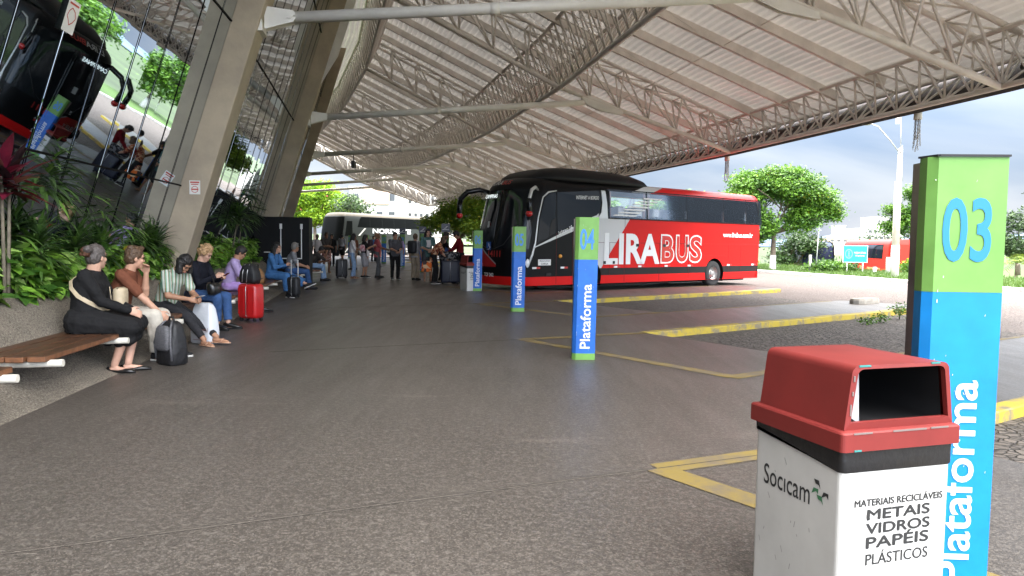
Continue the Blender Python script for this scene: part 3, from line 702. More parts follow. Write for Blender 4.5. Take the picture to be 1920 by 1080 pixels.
def livery_red():
    m = mat('coach_livery', (.005, .005, .0055), .35, spec=.14); t, b = nodes(m)
    tcn = t.nodes.new('ShaderNodeTexCoord'); sx = t.nodes.new('ShaderNodeSeparateXYZ'); t.links.new(tcn.outputs['Object'], sx.inputs[0]); x, y, z = sx.outputs
    M = lambda op, a, b_=None, c=None: math_node(t, op, a, b_, c)
    gt = lambda a, b_: M('GREATER_THAN', a, b_); lt = lambda a, b_: M('LESS_THAN', a, b_); AND = lambda *q: q[0] if len(q) == 1 else M('MULTIPLY', q[0], AND(*q[1:]))
    red, sil, blk, org = (.62, .013, .012), (.60, .60, .59), (.005, .005, .0055), (.6, .6, .6)
    xd = M('MULTIPLY_ADD', z, .823, 2.70)
    c = mixc(t, AND(gt(x, 3.12), lt(z, 2.51)), blk, sil)
    c = mixc(t, AND(gt(x, xd), lt(z, 2.51)), c, red)
    zc = M('MULTIPLY_ADD', x, .366, 1.348); hw = M('MULTIPLY_ADD', x, .034, .004)
    c = mixc(t, AND(lt(M('ABSOLUTE', M('SUBTRACT', z, zc)), hw), gt(x, .36), lt(x, 3.2), lt(y, 1.3)), c, (.66, .67, .64))
    xr = M('MULTIPLY_ADD', z, 3.6, -7.5)
    c = mixc(t, AND(gt(z, 3.43), gt(x, xr)), c, sil); c = mixc(t, AND(gt(z, 3.43), gt(x, M('ADD', xr, 1.0))), c, red)
    c = mixc(t, AND(gt(z, .545), lt(z, .79), gt(x, 3.12)), c, (.022, .02, .02)); c = mixc(t, lt(z, .545), c, red)
    zr2 = M('MULTIPLY_ADD', y, .62, .22); zr3 = M('ADD', zr2, .05)
    fr = AND(lt(x, .35), gt(y, 1.1), gt(z, .84)); c = mixc(t, AND(fr, lt(z, zr3)), c, (.3, .3, .3)); c = mixc(t, AND(fr, lt(z, zr2)), c, (.40, .02, .02))
    t.links.new(c, b.inputs['Base Color']); return m
TH = rad(39); SC = .969
BUS, BODY = coach('touring_coach', 'large red black and silver touring coach parked at the platform bay', (.39, 21.62, ROAD), TH, 13.0, livery_red(), SC)
# inside of the saloon
mb = MB(); mb.quad((3.4, .15, 2.3), (12.9, .15, 2.3), (12.9, 2.45, 2.3), (3.4, 2.45, 2.3)); mb.quad((3.4, .1, 3.46), (3.4, 2.5, 3.46), (12.9, 2.5, 3.46), (12.9, .1, 3.46)); mb.quad((3.5, .1, 2.3), (3.5, 2.5, 2.3), (3.5, 2.5, 3.46), (3.5, .1, 3.46)); mb.quad((12.85, .1, 2.3), (12.85, 2.5, 2.3), (12.85, 2.5, 3.46), (12.85, .1, 3.46)); mb.quad((3.5, .06, 2.3), (12.9, .06, 2.3), (12.9, .05, 2.5), (3.5, .05, 2.5))
mb.build('saloon', M_inner, BUS)
xs_ = [4.35+.93*i for i in range(9)]
for x in xs_:
    for y in (.30, .80, 1.8, 2.25):
        mb = MB(); rings = []
        for z, k in ((2.2, 1), (2.55, 1), (2.86, .9), (2.92, .7)): rings.append([V((x+a*.09+.16*(z-2.2), y+b_*.2*k, z)) for a, b_ in ((-1, -1), (1, -1), (1, 1), (-1, 1))])
        mb.loft(rings, smooth=False); s = mb.build('seat', M_seatd, BUS)
        if y < 1:
            mb = MB(); mb.box((x-.02+.16*.55, y, 2.74), (.34, .40, .32)); hr = mb.build('headrest', M_seat, s); bevel(hr, .05)
EDGES = [3.66, 5.67, 7.93, 10.25, 11.8, 12.86]
for a, b_ in zip(EDGES[:-1], EDGES[1:]):
    pane(BUS, [(a+.02, 2.5), (b_-.02, 2.5), (b_-.02, 3.46), (a+.02, 3.46)], M_tint); pane(BUS, [(a+.02, 2.5), (b_-.02, 2.5), (b_-.02, 3.46), (a+.02, 3.46)], M_tint, y1=True)
    for x in (a+.1, b_-.12):
        mb = MB(); rings = [[V((x+.035*i, .13+.025*(i % 2), z)) for i in range(5)] for z in (2.5, 3.42)]; mb.loft(rings, closed=False, caps=False); mb.build('curtain', M_curt, BUS)
mb = MB()
for x in EDGES: mb.bar(side_pt(x, 2.48, .012), side_pt(x, 3.48, .012), .05, .012, up=(0, -1, 0))
for z in (2.49, 3.475): mb.bar(side_pt(EDGES[0], z, .013), side_pt(EDGES[-1]+.03, z, .013), .035, .014, up=(0, -1, 0))
mb.build('window_rubber', M_black, BUS)
mb = MB()                                   # slanted white decals on the first pane
for i in range(7):
    z = 2.58+.105*i; x0 = 3.85+.26*i; x1 = x0+1.15-.03*i; 
    mb.quad(side_pt(x0, z, .02), side_pt(x1, z, .02), side_pt(x1+.12, z+.05, .02), side_pt(x0+.12, z+.05, .02))
mb.build('window_decal', M_wtxt, BUS)
pane(BUS, [(.45, 1.62), (1.26, 1.92), (1.26, 3.24), (1.0, 3.2), (.78, 3.05), (.56, 2.4)], M_dglass, nm='driver_window')
pane(BUS, [(.95, 1.83), (1.22, 1.94), (1.22, 2.42), (1.08, 2.36), (1.0, 2.2)], M_blackm, .018, 'driver_window')
pane(BUS, [(1.31, 1.98), (3.1, 2.58), (3.24, 2.75), (3.3, 3.1), (3.22, 3.4), (1.31, 3.25)], M_dglass)
mb = MB(); arch = [(3.12, 2.46), (3.3, 2.66), (3.36, 3.0), (3.33, 3.4), (3.2, 3.74)]; arch2 = [(3.42, 3.74), (3.52, 3.4), (3.58, 3.0), (3.6, 2.66), (3.62, 2.46)]
for j in range(4):
    q = [arch[j], arch2[4-j], arch2[3-j], arch[j+1]]
    mb.add([side_pt(x, z, .03) for x, z in q]+[side_pt(x, z, -.02) for x, z in q], [(0, 1, 2, 3), (0, 3, 7, 4), (1, 5, 6, 2)])
mb.build('window_arch', M_silver, BUS)
mb = MB(); mb.tube([side_pt(x, z, .0) for x, z in ((.12, .95), (.26, 1.25), (.38, 1.62), (.49, 2.4), (.70, 3.06), (.95, 3.24), (1.3, 3.3))], [.03, .04, .03, .022, .022, .03, .02], 8); mb.build('pillar_trim', M_silver, BUS)
# windscreen and front
mb = MB(); zz = np.linspace(1.42, 3.32, 11); tt = np.sin(np.linspace(-1, 1, 19)*math.pi/2)*.985
mb.loft([[FS(t, z, .012) for t in tt] for z in zz], closed=False, caps=False); mb.build('windscreen', M_dglass, BUS)
mb = MB(); mb.tube([FS(0, z, .02) for z in np.linspace(1.45, 3.25, 6)], .018, 6); mb.build('windscreen_divider', M_black, BUS)
mb = MB()
for t0, t1 in ((-.1, -.75), (.15, .8)): mb.tube([FS(t0, 1.4, .05), FS((t0+t1)/2, 1.55, .045), FS(t1, 2.15, .04)], .013, 6)
mb.build('wiper', M_blackm, BUS)
mb = MB()                                   # sun blind and papers, as dull patches on the glass
for t0, t1, z0, z1 in ((.25, .35, 2.1, 2.3), (.45, .5, 1.5, 1.62)): mb.quad(FS(t0, z0, .016), FS(t1, z0, .016), FS(t1, z1, .016), FS(t0, z1, .016))
mb.build('windscreen_sticker', mat('dull_paper', (.45, .47, .46), .6), BUS)
def front_text(txt, t, z, w, h, m, bold=.01, off=.03, nm='lettering', tilt=True, shear=0):
    e = .06; a = (FS(t-e, z)-FS(t+e, z)).normalized(); u = (FS(t, z+.05)-FS(t, z-.05)).normalized(); ux = a; n = ux.cross(u)
    mb = MB(); text(mb, txt, FS(t, z, off), ux, u, w, h, 0, bold, shear); return mb.build(nm, m, BUS)
M_dest = emit(mat('destination_leds', (.8, .85, .85), .5), (.9, 1, 1), .35)
front_text('CAMPINAS', .42, 3.12, .78, .13, M_dest, .0, .035)
front_text('LIRA', .30, 3.53, .5, .17, M_silver, .01, .05, shear=.3); front_text('BUS', -.10, 3.53, .45, .17, M_rtxt, .01, .05, shear=.3)
front_text('14111', -.12, 1.26, .6, .2, M_rtxt, .01); front_text('TOF 2402', .1, .58, .5, .12, M_wtxt, .02)
front_text('LIRABUS', .62, 1.12, .5, .17, M_silver, .02, .04)
mb = MB(); c = FS(.15, 1.5, .02); ux = (FS(.1, 1.5)-FS(.2, 1.5)).normalized(); uz = V((0, 0, 1))
mb.quad(*[c+ux*x+uz*z for x, z in ((-.12, -.13), (.12, -.13), (.12, .13), (-.12, .13))], m=0)
nn = ux.cross(uz); nn = -nn if nn.x > 0 else nn
for p, q in (((.0, .09), (.0, -.0)), ((.0, .0), (.06, .0)), ((.06, .0), (.08, -.07)), ((0, .05), (.05, .05))):
    mb.bar(c+nn*.004+ux*p[0]+uz*p[1], c+nn*.004+ux*q[0]+uz*q[1], .02, .004, up=nn, m=1)
for j in range(12):
    t0, t1 = -2.6+j*.33, -2.6+(j+1)*.33; mb.quad(*[c+nn*.004+ux*(q*math.cos(t)-.01)+uz*(q*math.sin(t)-.045) for q, t in ((.055, t0), (.075, t0), (.075, t1), (.055, t1))], m=1)
mb.build('access_emblem', [mat('emblem_blue', (.03, .1, .35), .5), M_wtxt], BUS)
for sgn in (-1, 1):
    mb = MB(); c = FS(sgn*.965, .98, .0); mb.ell(c, (.13, .10, .17), nu=14, nv=10); h = mb.build('headlight', M_lamp, BUS)
    mb = MB(); mb.ell(c+V((-.02, 0, .0)), (.15, .085, .2), nu=14, nv=10); mb.build('bezel', M_black, h)
# side lettering
def side_text(txt, x0, x1, z0, z1, m, bold=.0, off=.016, shear=0, nm='lettering', rot=0):
    mb = MB(); ux, uz = V((math.cos(rot), 0, math.sin(rot))), V((-math.sin(rot), 0, math.cos(rot)))
    text(mb, txt, side_pt((x0+x1)/2, (z0+z1)/2, off), ux, uz, x1-x0, z1-z0, 0, bold, shear); return mb.build(nm, m, BUS)
side_text('L', 3.47, 4.15, .91, 1.99, M_wtxt, .03); side_text('IRA', 4.2, 6.36, .91, 1.99, M_wtxt, .035)
for ch, a, b_ in (('B', 6.42, 7.2), ('U', 7.27, 8.03), ('S', 8.08, 8.86)):
    side_text(ch, a, b_, .92, 1.99, M_wtxt, .045); side_text(ch, a+.055, b_-.055, .975, 1.935, M_redp, .018, .019)
side_text('www.lirabus.com.br', 10.2, 12.25, 1.93, 2.13, M_wtxt, .025)
side_text('INTERNET A BORDO', 2.15, 3.2, 3.08, 3.2, M_wtxt, .01, .022, rot=.03); side_text('irizar i6', 1.33, 1.98, 1.98, 2.12, M_wtxt, .015, .022, rot=.35)
mb = MB(); mb.quad(*[side_pt(x, z, .014) for x, z in ((.5, .91), (1.04, .91), (1.04, 1.1), (.5, 1.1))]); pl = mb.build('side_plate', M_wtxt, BUS)
mb = MB(); text(mb, 'VEICULO LONGO', side_pt(.77, 1.05, .017), (1, 0, 0), (0, 0, 1), .44, .045, 0, .01); text(mb, 'CARGA', side_pt(.77, .96, .017), (1, 0, 0), (0, 0, 1), .3, .06, 0, .01); mb.build('lettering', M_blackm, pl)
mb = MB()
for z, a, b_ in ((1.66, 3.2, 12.8), (1.22, 8.95, 10.5)): mb.bar(side_pt(a, z, .003), side_pt(b_, z, .003), .012, .006, up=(0, -1, 0))
for x, a, b_ in ((3.75, .55, 1.66), (4.5, .3, 2.48), (6.36, .3, 1.66), (8.08, .3, 1.66), (10.62, .55, 1.66), (11.45, .55, 1.6), (12.55, .55, 1.6), (1.28, .3, 1.95), (2.0, .3, 2.1)): mb.bar(side_pt(x, a, .003), side_pt(x, b_, .003), .012, .006, up=(0, -1, 0))
mb.build('panel_gap', mat('panel_seam_red', (.10, .01, .01), .8), BUS)  # thin dark red bars along the panel seams
for x, z, w_, h_ in ((5.15, 1.58, .16, .1), (6.62, 1.58, .16, .1), (7.98, 1.58, .16, .1), (3.5, .98, .1, .1), (3.95, .98, .1, .1), (.95, .62, .2, .08)):
    mb = MB(); mb.box((x, -.01, z), (w_, .03, h_)); mb.build('hatch_handle', M_blackm, BUS)
for x in (.35, 1.55, 4.05, 5.3, 6.75, 8.1, 10.6, 12.3):
    mb = MB(); mb.box((x, -.008, .83), (.16, .02, .06)); mb.box((x+.16, -.008, .83), (.15, .02, .06), m=1); mb.build('reflector', [M_wtxt, M_rtxt], BUS)
mb = MB(); mb.ell((1.45, -.01, 1.2), (.08, .03, .06)); mb.ell((12.75, -.01, .95), (.05, .03, .05)); mb.build('marker_lamp', M_amber, BUS)
# mirrors
def mirror(sgn):
    f = (lambda x, y, z: V((x, y, z))) if sgn < 0 else (lambda x, y, z: V((x, W-y, z)))
    mb = MB()
    if sgn > 0: pts = [f(.12, .5, 3.28), f(-.2, .42, 3.34), f(-.5, .15, 3.27), f(-.66, .0, 3.05), f(-.68, -.04, 2.85)]; rr = [.07, .085, .09, .09, .08]
    else: pts = [f(.55, .1, 3.28), f(.35, .0, 3.36), f(.12, -.1, 3.26), f(.0, -.14, 3.0), f(-.02, -.15, 2.88)]; rr = [.03, .05, .055, .05, .045]
    mb.tube(pts, rr, 8); o = mb.build('wing_mirror', M_black if sgn > 0 else M_silver, BUS)
    e = pts[-1]; mb = MB(); rings = []
    for z, k in ((.12, .5), (.05, .9), (-.1, 1), (-.32, .95), (-.4, .6)): rings.append([e+V((.075*k*math.cos(a), .1*k*math.sin(a)*(1.0), z)) for a in np.linspace(0, 2*math.pi, 10, endpoint=False)])
    mb.loft(rings); mb.build('mirror_head', M_black, o)
    mb = MB(); mb.ell(e+V((0, 0, -.36)), (.10, .13, .10)); mb.build('mirror_cap', M_redp, o)
mirror(1); mirror(-1)
# roof pod
mb = MB(); rings = []
for x, w_, z in ((.5, .6, 3.70), (.7, .85, 3.84), (1.0, 1.0, 3.97), (1.5, 1.06, 4.08), (2.2, 1.1, 4.14), (4.0, 1.08, 4.14), (5.2, 1.02, 4.07), (5.9, .92, 3.95), (6.2, .8, 3.8)):
    rings.append([V((x, 1.3+w_*c, 3.66+(z-3.66)*h)) for c, h in ((-1.08, 0), (-1.05, .3), (-.97, .65), (-.8, .9), (-.45, 1), (.45, 1), (.8, .9), (.97, .65), (1.05, .3), (1.08, 0))])
mb.loft(rings); mb.build('roof_pod', mat('pod_black', (.006, .006, .007), .5, spec=.2), BUS)

def livery_two(lower, upper, zsplit, stripe=None):
    m = mat('coach_livery', lower, .45, spec=.2); t, b = nodes(m); tcn = t.nodes.new('ShaderNodeTexCoord'); sx = t.nodes.new('ShaderNodeSeparateXYZ'); t.links.new(tcn.outputs['Object'], sx.inputs[0]); x, y, z = sx.outputs
    c = mixc(t, math_node(t, 'GREATER_THAN', z, zsplit), lower, upper)
    if stripe: 
        q = math_node(t, 'ABSOLUTE', math_node(t, 'SUBTRACT', z, math_node(t, 'MULTIPLY_ADD', x, .75, -.05)))
        f = math_node(t, 'MULTIPLY', math_node(t, 'LESS_THAN', q, .085), math_node(t, 'LESS_THAN', z, 2.42)); c = mixc(t, f, c, stripe)
    t.links.new(c, b.inputs['Base Color']); return m
M_dullglass = mat('dull_coach_glass', (.006, .007, .007), .3, spec=.03)
def simple_coach(label, loc, th, L, liv, word=None, scale=1, zs=1, wb=(1.6, 12.5), wordx=(4, 8), wz=(1.95, 2.35), group='coaches parked beyond the first one', rear=False, wm=None, gl=None):
    M_dglass = gl or globals()['M_dglass']
    r, b = coach('parked_coach', label, loc, th, L, liv, scale, zs, False, group=group)
    n = 6; e = np.linspace(wb[0], wb[1], n+1)
    for a, c in zip(e[:-1], e[1:]):
        x0 = a+.015; pts = [(x0, 2.5), (c-.015, 2.5), (c-.015, 3.42), (x0, 3.42)]
        if a == e[0]: pts = [(x0, 2.5), (c-.015, 2.5), (c-.015, 3.42), (x0+.6, 3.42), (x0+.35, 3.25)]
        pane(r, pts, M_dglass); 
    pane(r, [(.5, 1.7), (1.5, 1.75), (1.5, 3.0), (.8, 3.0)], M_dglass, nm='driver_window')
    mb = MB(); mb.loft([[FS(t, z, .012) for t in tt] for z in np.linspace(1.3, 3.35, 9)], closed=False, caps=False); mb.build('windscreen', M_dglass, r)
    for sgn in (-1, 1):
        mb = MB(); mb.ell(FS(sgn*.95, .95), (.14, .1, .14)); mb.build('headlight', M_lamp, r)
    if word:
        mb = MB(); text(mb, word, side_pt(sum(wordx)/2, sum(wz)/2, .02), (1, 0, 0), (0, 0, 1), wordx[1]-wordx[0], wz[1]-wz[0], 0, .03); mb.build('lettering', wm or M_wtxt, r)
    if rear:
        mb = MB(); xr = L+.012
        mb.quad((xr+.0, .3, 2.45), (xr+.0, 2.3, 2.45), (xr-.1, 2.2, 3.25), (xr-.1, .4, 3.25)); mb.build('rear_window', M_dglass, r)
        mb = MB(); mb.box((xr, 1.3, .95), (.03, 1.7, .4)); 
        for i in range(5): mb.box((xr, 1.3, 1.35+.12*i), (.03, 1.3, .03), m=1)
        mb.build('rear_grille', [M_silver, M_blackm], r)
    return r
NB = simple_coach('dark grey and champagne double height coach behind the waiting crowd', (-16.2, 70, ROAD), rad(60), 13.6, livery_two((.032, .037, .035), (.10, .086, .064), 3.43, (.72, .72, .68)), 'NORDESTE', 1.02, 1.03, wb=(2.2, 12.9), wordx=(4.3, 10.2), wz=(1.98, 2.42), gl=M_dullglass, wm=emit(mat('pale_lettering', (.85, .86, .88), .5), (1, 1, 1), .0))
M_flash = mat('side_flash_dark', (.03, .03, .03), .25, var=(1.5, .5))
for k, (a, b_) in enumerate(((1.7, 3.2), (3.6, 5.1), (5.5, 7), (7.6, 9.1), (10.9, 12.4))): mb = MB(); mb.quad(*[side_pt(x, z, .02) for x, z in ((a, 1.0), (b_, 1.0), (b_, 1.75), (a, 1.75))]); mb.build('side_flash', M_flash, NB)
# the two coaches beyond the lawn
u_ = V((math.cos(rad(-100)), math.sin(rad(-100)), 0))
q = V((26.7, 53, -2.25))-u_*12.0
C2 = simple_coach('bright red coach seen from behind, parked beyond the blue sign on the lawn', tuple(q), rad(-100), 12.0, livery_two((.55, .03, .02), (.52, .06, .05), 3.42), None, 1.0, 1.06, wb=(1.6, 11.3), rear=True)
q = V((24.2, 61.5, -2.25))-u_*12.6
C1 = simple_coach('dark navy coach with white lettering parked beyond the lawn', tuple(q), rad(-100), 12.6, livery_two((.018, .025, .06), (.16, .19, .27), 3.42), 'Cometa', .98, 1.06, wordx=(3.0, 9.0), wz=(1.35, 1.8))
mb = MB(); text(mb, 'executivo', side_pt(9.3, 1.85, .02), (1, 0, 0), (0, 0, 1), 3.2, .16, 0, .03); mb.build('lettering', mat('gold_lettering', (.6, .45, .2), .5), C2)

# ================================================================== PLATFORM PILLARS
M_pg = mat('pillar_green', (.15, .33, .075), .42, var=(5, .16), spec=.35, bump=(3, .12, .02)); M_pb = mat('pillar_blue', (.020, .13, .50), .45, var=(5, .2), spec=.35, bump=(3, .12, .02))
M_num = mat('pillar_number_blue', (.035, .20, .62), .5); M_pw = mat('pillar_white_text', (.68, .70, .73), .5)
M_num3 = mat('pillar_number_cyan', (.008, .19, .47), .5)
M_post = mat('pillar_steel_back', (.30, .24, .22), .3, metal=.8, var=(2, .5)); M_bird = mat('header_navy', (.012, .02, .045), .35)
M_pb2 = mat('pillar_cyan_blue', (.006, .21, .56), .45, var=(5, .16), spec=.35, bump=(3, .12, .02))
plabs = {3: 'tall green and blue pillar numbered 03 behind the nearest recycling bin', 4: 'green and blue pillar numbered 04 standing on the yellow line', 5: 'green and blue pillar numbered 05 in front of the coach headlight', 6: 'green and blue pillar numbered 06 behind the farther white recycling bin',
         7: 'pillar numbered 07 with a dark header behind the man in black', 8: 'pillar numbered 08 with a dark header beside the man with dreadlocks', 9: 'pillar numbered 09 with a dark header over the grey coach lettering', 10: 'pillar numbered 10 between the man in pink and the woman in grey', 11: 'pillar numbered 11 just left of the man in pink', 12: 'pillar numbered 12 far behind the standing crowd'}
def pillar(num):
    i = num-4; i = -(num-4) if False else num-4
    s = S_(num-4); p = PS(179.8, s); H = 1.76; rz = s/RP+rad(-2)+rad(2.5)
    if num == 3: p = V((1.815, 3.05, 0)); rz = rad(-3); H = 1.81
    p = p+V(({4: -.085, 5: .09, 6: .11}.get(num, 0), 0, 0))
    rz = rz if num == 3 else s/RP*.35
    r = thing('platform_pillar', plabs[num], 'pillar', (p.x, p.y, 0), rz, 'numbered platform pillars')
    w, d, ch = (.30, .09, .03) if num == 3 else (.28, .12, .04)
    tp = [(-w/2, .0), (-w/2, -d+ch), (-w/2+ch, -d), (w/2, -d), (w/2, .0)]
    e3 = .03 if num == 3 else 0; zs_ = [(-.08 if num == 3 else 0, .01 if num == 3 else .08), (.01 if num == 3 else .08, 1.24+e3), (1.24+e3, H)]
    lean = .012 if num > 3 else .0
    for (a, b_), m, nm in zip(zs_, (M_pg, M_pb2 if num == 3 else M_pb, M_pg), ('base_band', 'blue_panel', 'green_panel')):
        mb = MB(); mb.loft([[V((x+lean*z, y, z)) for x, y in tp] for z in (a+.0005, b_-.0005)], smooth=False); o = mb.build(nm, m, r)
        if nm == 'green_panel':
            mb = MB(); text(mb, '%02d' % num, (0+lean*1.5, -d-.003, 1.49+e3), (1, 0, 0), (lean, 0, 1), .19 if num == 3 else .175, .255, 0, .014); mb.build('number', M_num3 if num == 3 else M_num, o)
        if nm == 'blue_panel':
            mb = MB(); text(mb, 'Plataforma', (.01+lean*.5, -d-.003, .495 if num == 3 else .54), (lean, 0, 1), (-1, 0, 0), .84 if num == 3 else .80, .128, 0, .014); mb.build('lettering', M_pw, o)
    mb = MB(); mb.box((0+lean*H/2, .032, H/2-.008), (w-.004, .06, H-.016)); mb.build('steel_back', M_post, r)
    if num in (3, 4, 5): scuffs(r, w, d, H, 16, num)
    if num == 3:
        mb = MB(); mb.bar((-w/2-.004, 0, H+.004), (-w/2+ch-.002, -d-.004, H+.004), .012, .008); mb.bar((-w/2+ch, -d-.004, H+.004), (w/2+.003, -d-.004, H+.004), .01, .008); mb.build('cap_strip', M_blackm, r)
    if num in (7, 8, 9):
        mb = MB(); mb.box((lean*1.9, -d/2+.05, H+.165), (w+.04, d+.1, .32)); hd = mb.build('header', M_bird, r)
        mb = MB(); o = V((lean*1.9, -d-.004, H+.17))
        mb.add([o+V((x, 0, z)) for x, z in ((-.09, -.02), (-.02, .0), (.03, .06), (.09, .08), (.05, .03), (.02, -.015), (-.02, -.03))], [tuple(range(7))])
        mb.add([o+V((x, 0, z)) for x, z in ((-.12, -.075), (.12, -.075), (.12, -.05), (-.12, -.05))], [(0, 1, 2, 3)]); mb.build('emblem', M_pw, hd)
def scuffs(r, w, d, H, n, seed):
    rg = np.random.default_rng(seed); mb = MB()
    for _ in range(n):
        x, z, l, t_ = rg.uniform(-w/2+.02, w/2-.02), rg.uniform(.05, H-.05)**1.0, rg.uniform(.002, .011), rg.uniform(-.6, .6); q = rg.uniform(.0006, .002)
        mb.quad(*[V((x+c*q+e*l*t_, -d-.0022, z+e*l)) for c, e in ((-1, 0), (1, 0), (1, 1), (-1, 1))])
    for _ in range(5):
        z = rg.uniform(.2, H-.1); mb.quad(*[V((-w/2+.045+c*.004, -d-.0024, z+e*rg.uniform(.004, .02))) for c, e in ((0, 0), (1, 0), (1, 1), (0, 1))])
    o = mb.build('scuff_mark', M_scuff, r)
M_scuff = mat('pale_scuff', (.5, .5, .48), .7)
for nmb in range(3, 13): pillar(nmb)

# ================================================================== RECYCLING BINS
M_binw = mat('bin_white_enamel', (.55, .545, .52), .4, var=(3, .12), spec=.4); M_binr = mat('bin_red_plastic', (.18, .019, .016), .6, var=(2.5, .22), spec=.4); M_bag = mat('bin_liner_black', (.010, .010, .011), .3, bump=(26, .35, .01))
M_edge = mat('bin_worn_edge', (.16, .13, .12), .7); M_bint = mat('bin_black_print', (.02, .02, .02), .6); M_lg = mat('logo_green', (.04, .16, .07), .6); M_hole = mat('bin_inside', (.006, .006, .007), .6)
M_teal = mat('bin_chip_teal', (.03, .20, .19), .7)
def rrect(hx, hy, r, z, n=4):
    pts = []
    for cx_, cy_, a0 in ((hx-r, hy-r, 0), (-hx+r, hy-r, 90), (-hx+r, -hy+r, 180), (hx-r, -hy+r, 270)):
        for j in range(n+1): a = rad(a0+90*j/n); pts.append(V((cx_+r*math.cos(a), cy_+r*math.sin(a), z)))
    return pts
def bin_(label, loc, rz, full=True):
    """local frame: the opening looks along -y, the logo side along -x"""
    r = thing('recycling_bin', label, 'bin', loc, rz, 'white recycling bins with red lids')
    h = .245; mb = MB(); mb.loft([rrect(h-.005, h-.005, .02, .0), rrect(h-.005, h-.005, .02, .02), rrect(h, h, .022, .05), rrect(h, h, .022, .74)], smooth=False); body = mb.build('body', M_binw, r)
    md = body.modifiers.new('b', 'BEVEL'); md.width = .004; md.limit_method = 'ANGLE'; DEFER.append(body)
    mb = MB(); rings = []
    for z, k in ((.655, .003), (.66, .005), (.70, .0045), (.75, .006)):
        rg = rrect(h+k, h+k, .022, z, 4); rings.append([p+V((0, 0, (.006*math.sin(9*p.x+7*p.y)+.13*max(0, p.y+.22)*(p.x < .2)) if z < .7 else 0)) for p in rg])
    mb.loft(rings, caps=False); mb.build('liner', M_bag, r)
    lid = MB(); H0 = .735; R1, R2 = .265, .232
    lid.loft([rrect(R1-.012, R1-.012, .014, H0), rrect(R1, R1, .016, H0+.002), rrect(R1, R1, .016, H0+.064), rrect(R1-.005, R1-.005, .015, H0+.070), rrect(R1-.022, R1-.022, .012, H0+.074)], caps=False, smooth=False)
    # hood: left, back, right, top and an open front with a frame
    def hood(y, k=1.0, inset=0):
        b, tp = R1-.022-inset, .205-inset; zt_ = 1.035-inset; z0 = H0+.074
        pts = [(-b, z0), (-b+.012, z0+.09), (-tp-.012, zt_-.03)]+[(-tp+.018-.03*math.cos(a), zt_-.03+.03*math.sin(a)) for a in (.4, .8, 1.2, 1.57)]
        pts += [(-x, z) for x, z in reversed(pts)]; return [V((x, y, z)) for x, z in pts]
    lid.loft([hood(-.243), hood(-.1), hood(.1), hood(.225)], caps=False, closed=False, smooth=True)
    bk = hood(.225); lid.add(bk, [tuple(range(len(bk)))])
    o1, i1 = hood(-.243), [V((p.x*.90, -.246, H0+.1+(p.z-H0-.074)*.83)) for p in hood(-.243)]
    n = len(o1); lid.add(o1+i1, [(j, j+1, n+j+1, n+j) for j in range(n-1)]+[(n-1, 0, n, 2*n-1)])
    i2 = [p+V((0, .02, 0)) for p in i1]; lid.add(i1+i2, [(j, (j+1) % n, n+(j+1) % n, n+j) for j in range(n)])
    L_ = lid.build('lid', M_binr, r)
    mb = MB(); mb.box((0, .03, .93), (.37, .36, .0)); mb = MB()
    inn = [[V((p.x*.93, y, H0+.08+(p.z-H0-.074)*.93)) for p in hood(0)] for y in (-.21, .2)]; mb.loft(inn, caps=False, closed=True); e = inn[1]; mb.add(e, [tuple(range(len(e)))]); mb.build('inside', M_hole, L_)
    if full:
        mb = MB(); mb.quad((-.17, -.19, .84), (-.135, -.195, .815), (-.14, -.19, 1.0), (-.168, -.185, 1.0)); mb.build('bag_edge', mat('pale_bag', (.35, .36, .38), .4), L_)
        mb = MB()                           # rubbed edges of the lid
        for x0, x1, yy, z in ((-.05, .1, -.2656, H0+.066), (.12, .2, -.2656, H0+.067), (-.22, -.14, -.2656, H0+.066)): mb.box(((x0+x1)/2, yy, z), (x1-x0, .002, .006))
        for z0, z1 in ((.86, .9), (.93, .945), (.98, 1.0)): mb.box((-.225+(z0-.8)*.09, -.244, (z0+z1)/2), (.006, .006, z1-z0))
        mb.build('worn_edge', M_edge, L_)
        mb = MB()
        for x0, x1 in ((-.19, -.14), (.13, .17)): mb.box(((x0+x1)/2, -.2435, 1.033), (x1-x0, .006, .006))
        mb.box((-.2, -.2655, H0+.006), (.03, .003, .006)); mb.build('paint_chip', M_teal, L_)
        mb = MB(); rg = np.random.default_rng(3)
        for _ in range(26):
            a, z, l, t_ = rg.uniform(-.21, .21), rg.uniform(.1, .62), rg.uniform(.004, .03), rg.uniform(-1, 1)
            if rg.random() < .5: mb.quad(*[V((-h-.0012, a+c*.0016+d*l*math.sin(t_), z+d*l)) for c, d in ((-1, 0), (1, 0), (1, 1), (-1, 1))])
            else: mb.quad(*[V((a+c*.0014+d*l*math.sin(t_), -h-.0012, z+d*l*.6)) for c, d in ((-1, 0), (1, 0), (1, 1), (-1, 1))])
        mb.build('scuff_mark', mat('scuff_grey', (.25, .24, .23), .7), body)
    mb = MB(); y = -h-.0015
    for tx, w_, h_, z, b_ in (('MATERIAIS RECICLÁVEIS', .395, .031, .548, .0012), ('METAIS', .28, .037, .500, .0025), ('VIDROS', .285, .037, .449, .0025), ('PAPÉIS', .28, .05, .403, .0025), ('PLÁSTICOS', .28, .05, .342, .0008)):
        text(mb, tx, (.012, y, z), (1, 0, 0), (0, 0, 1), w_, h_, 0, 0, thick=b_)
    mb.build('lettering', M_bint, body)
    mb = MB(); text(mb, 'Socıcam', (-h-.0015, .045, .535), (0, -1, 0), (0, 0, 1), .27, .082, 0, .004)
    c = V((-h-.0015, -.135, .55))
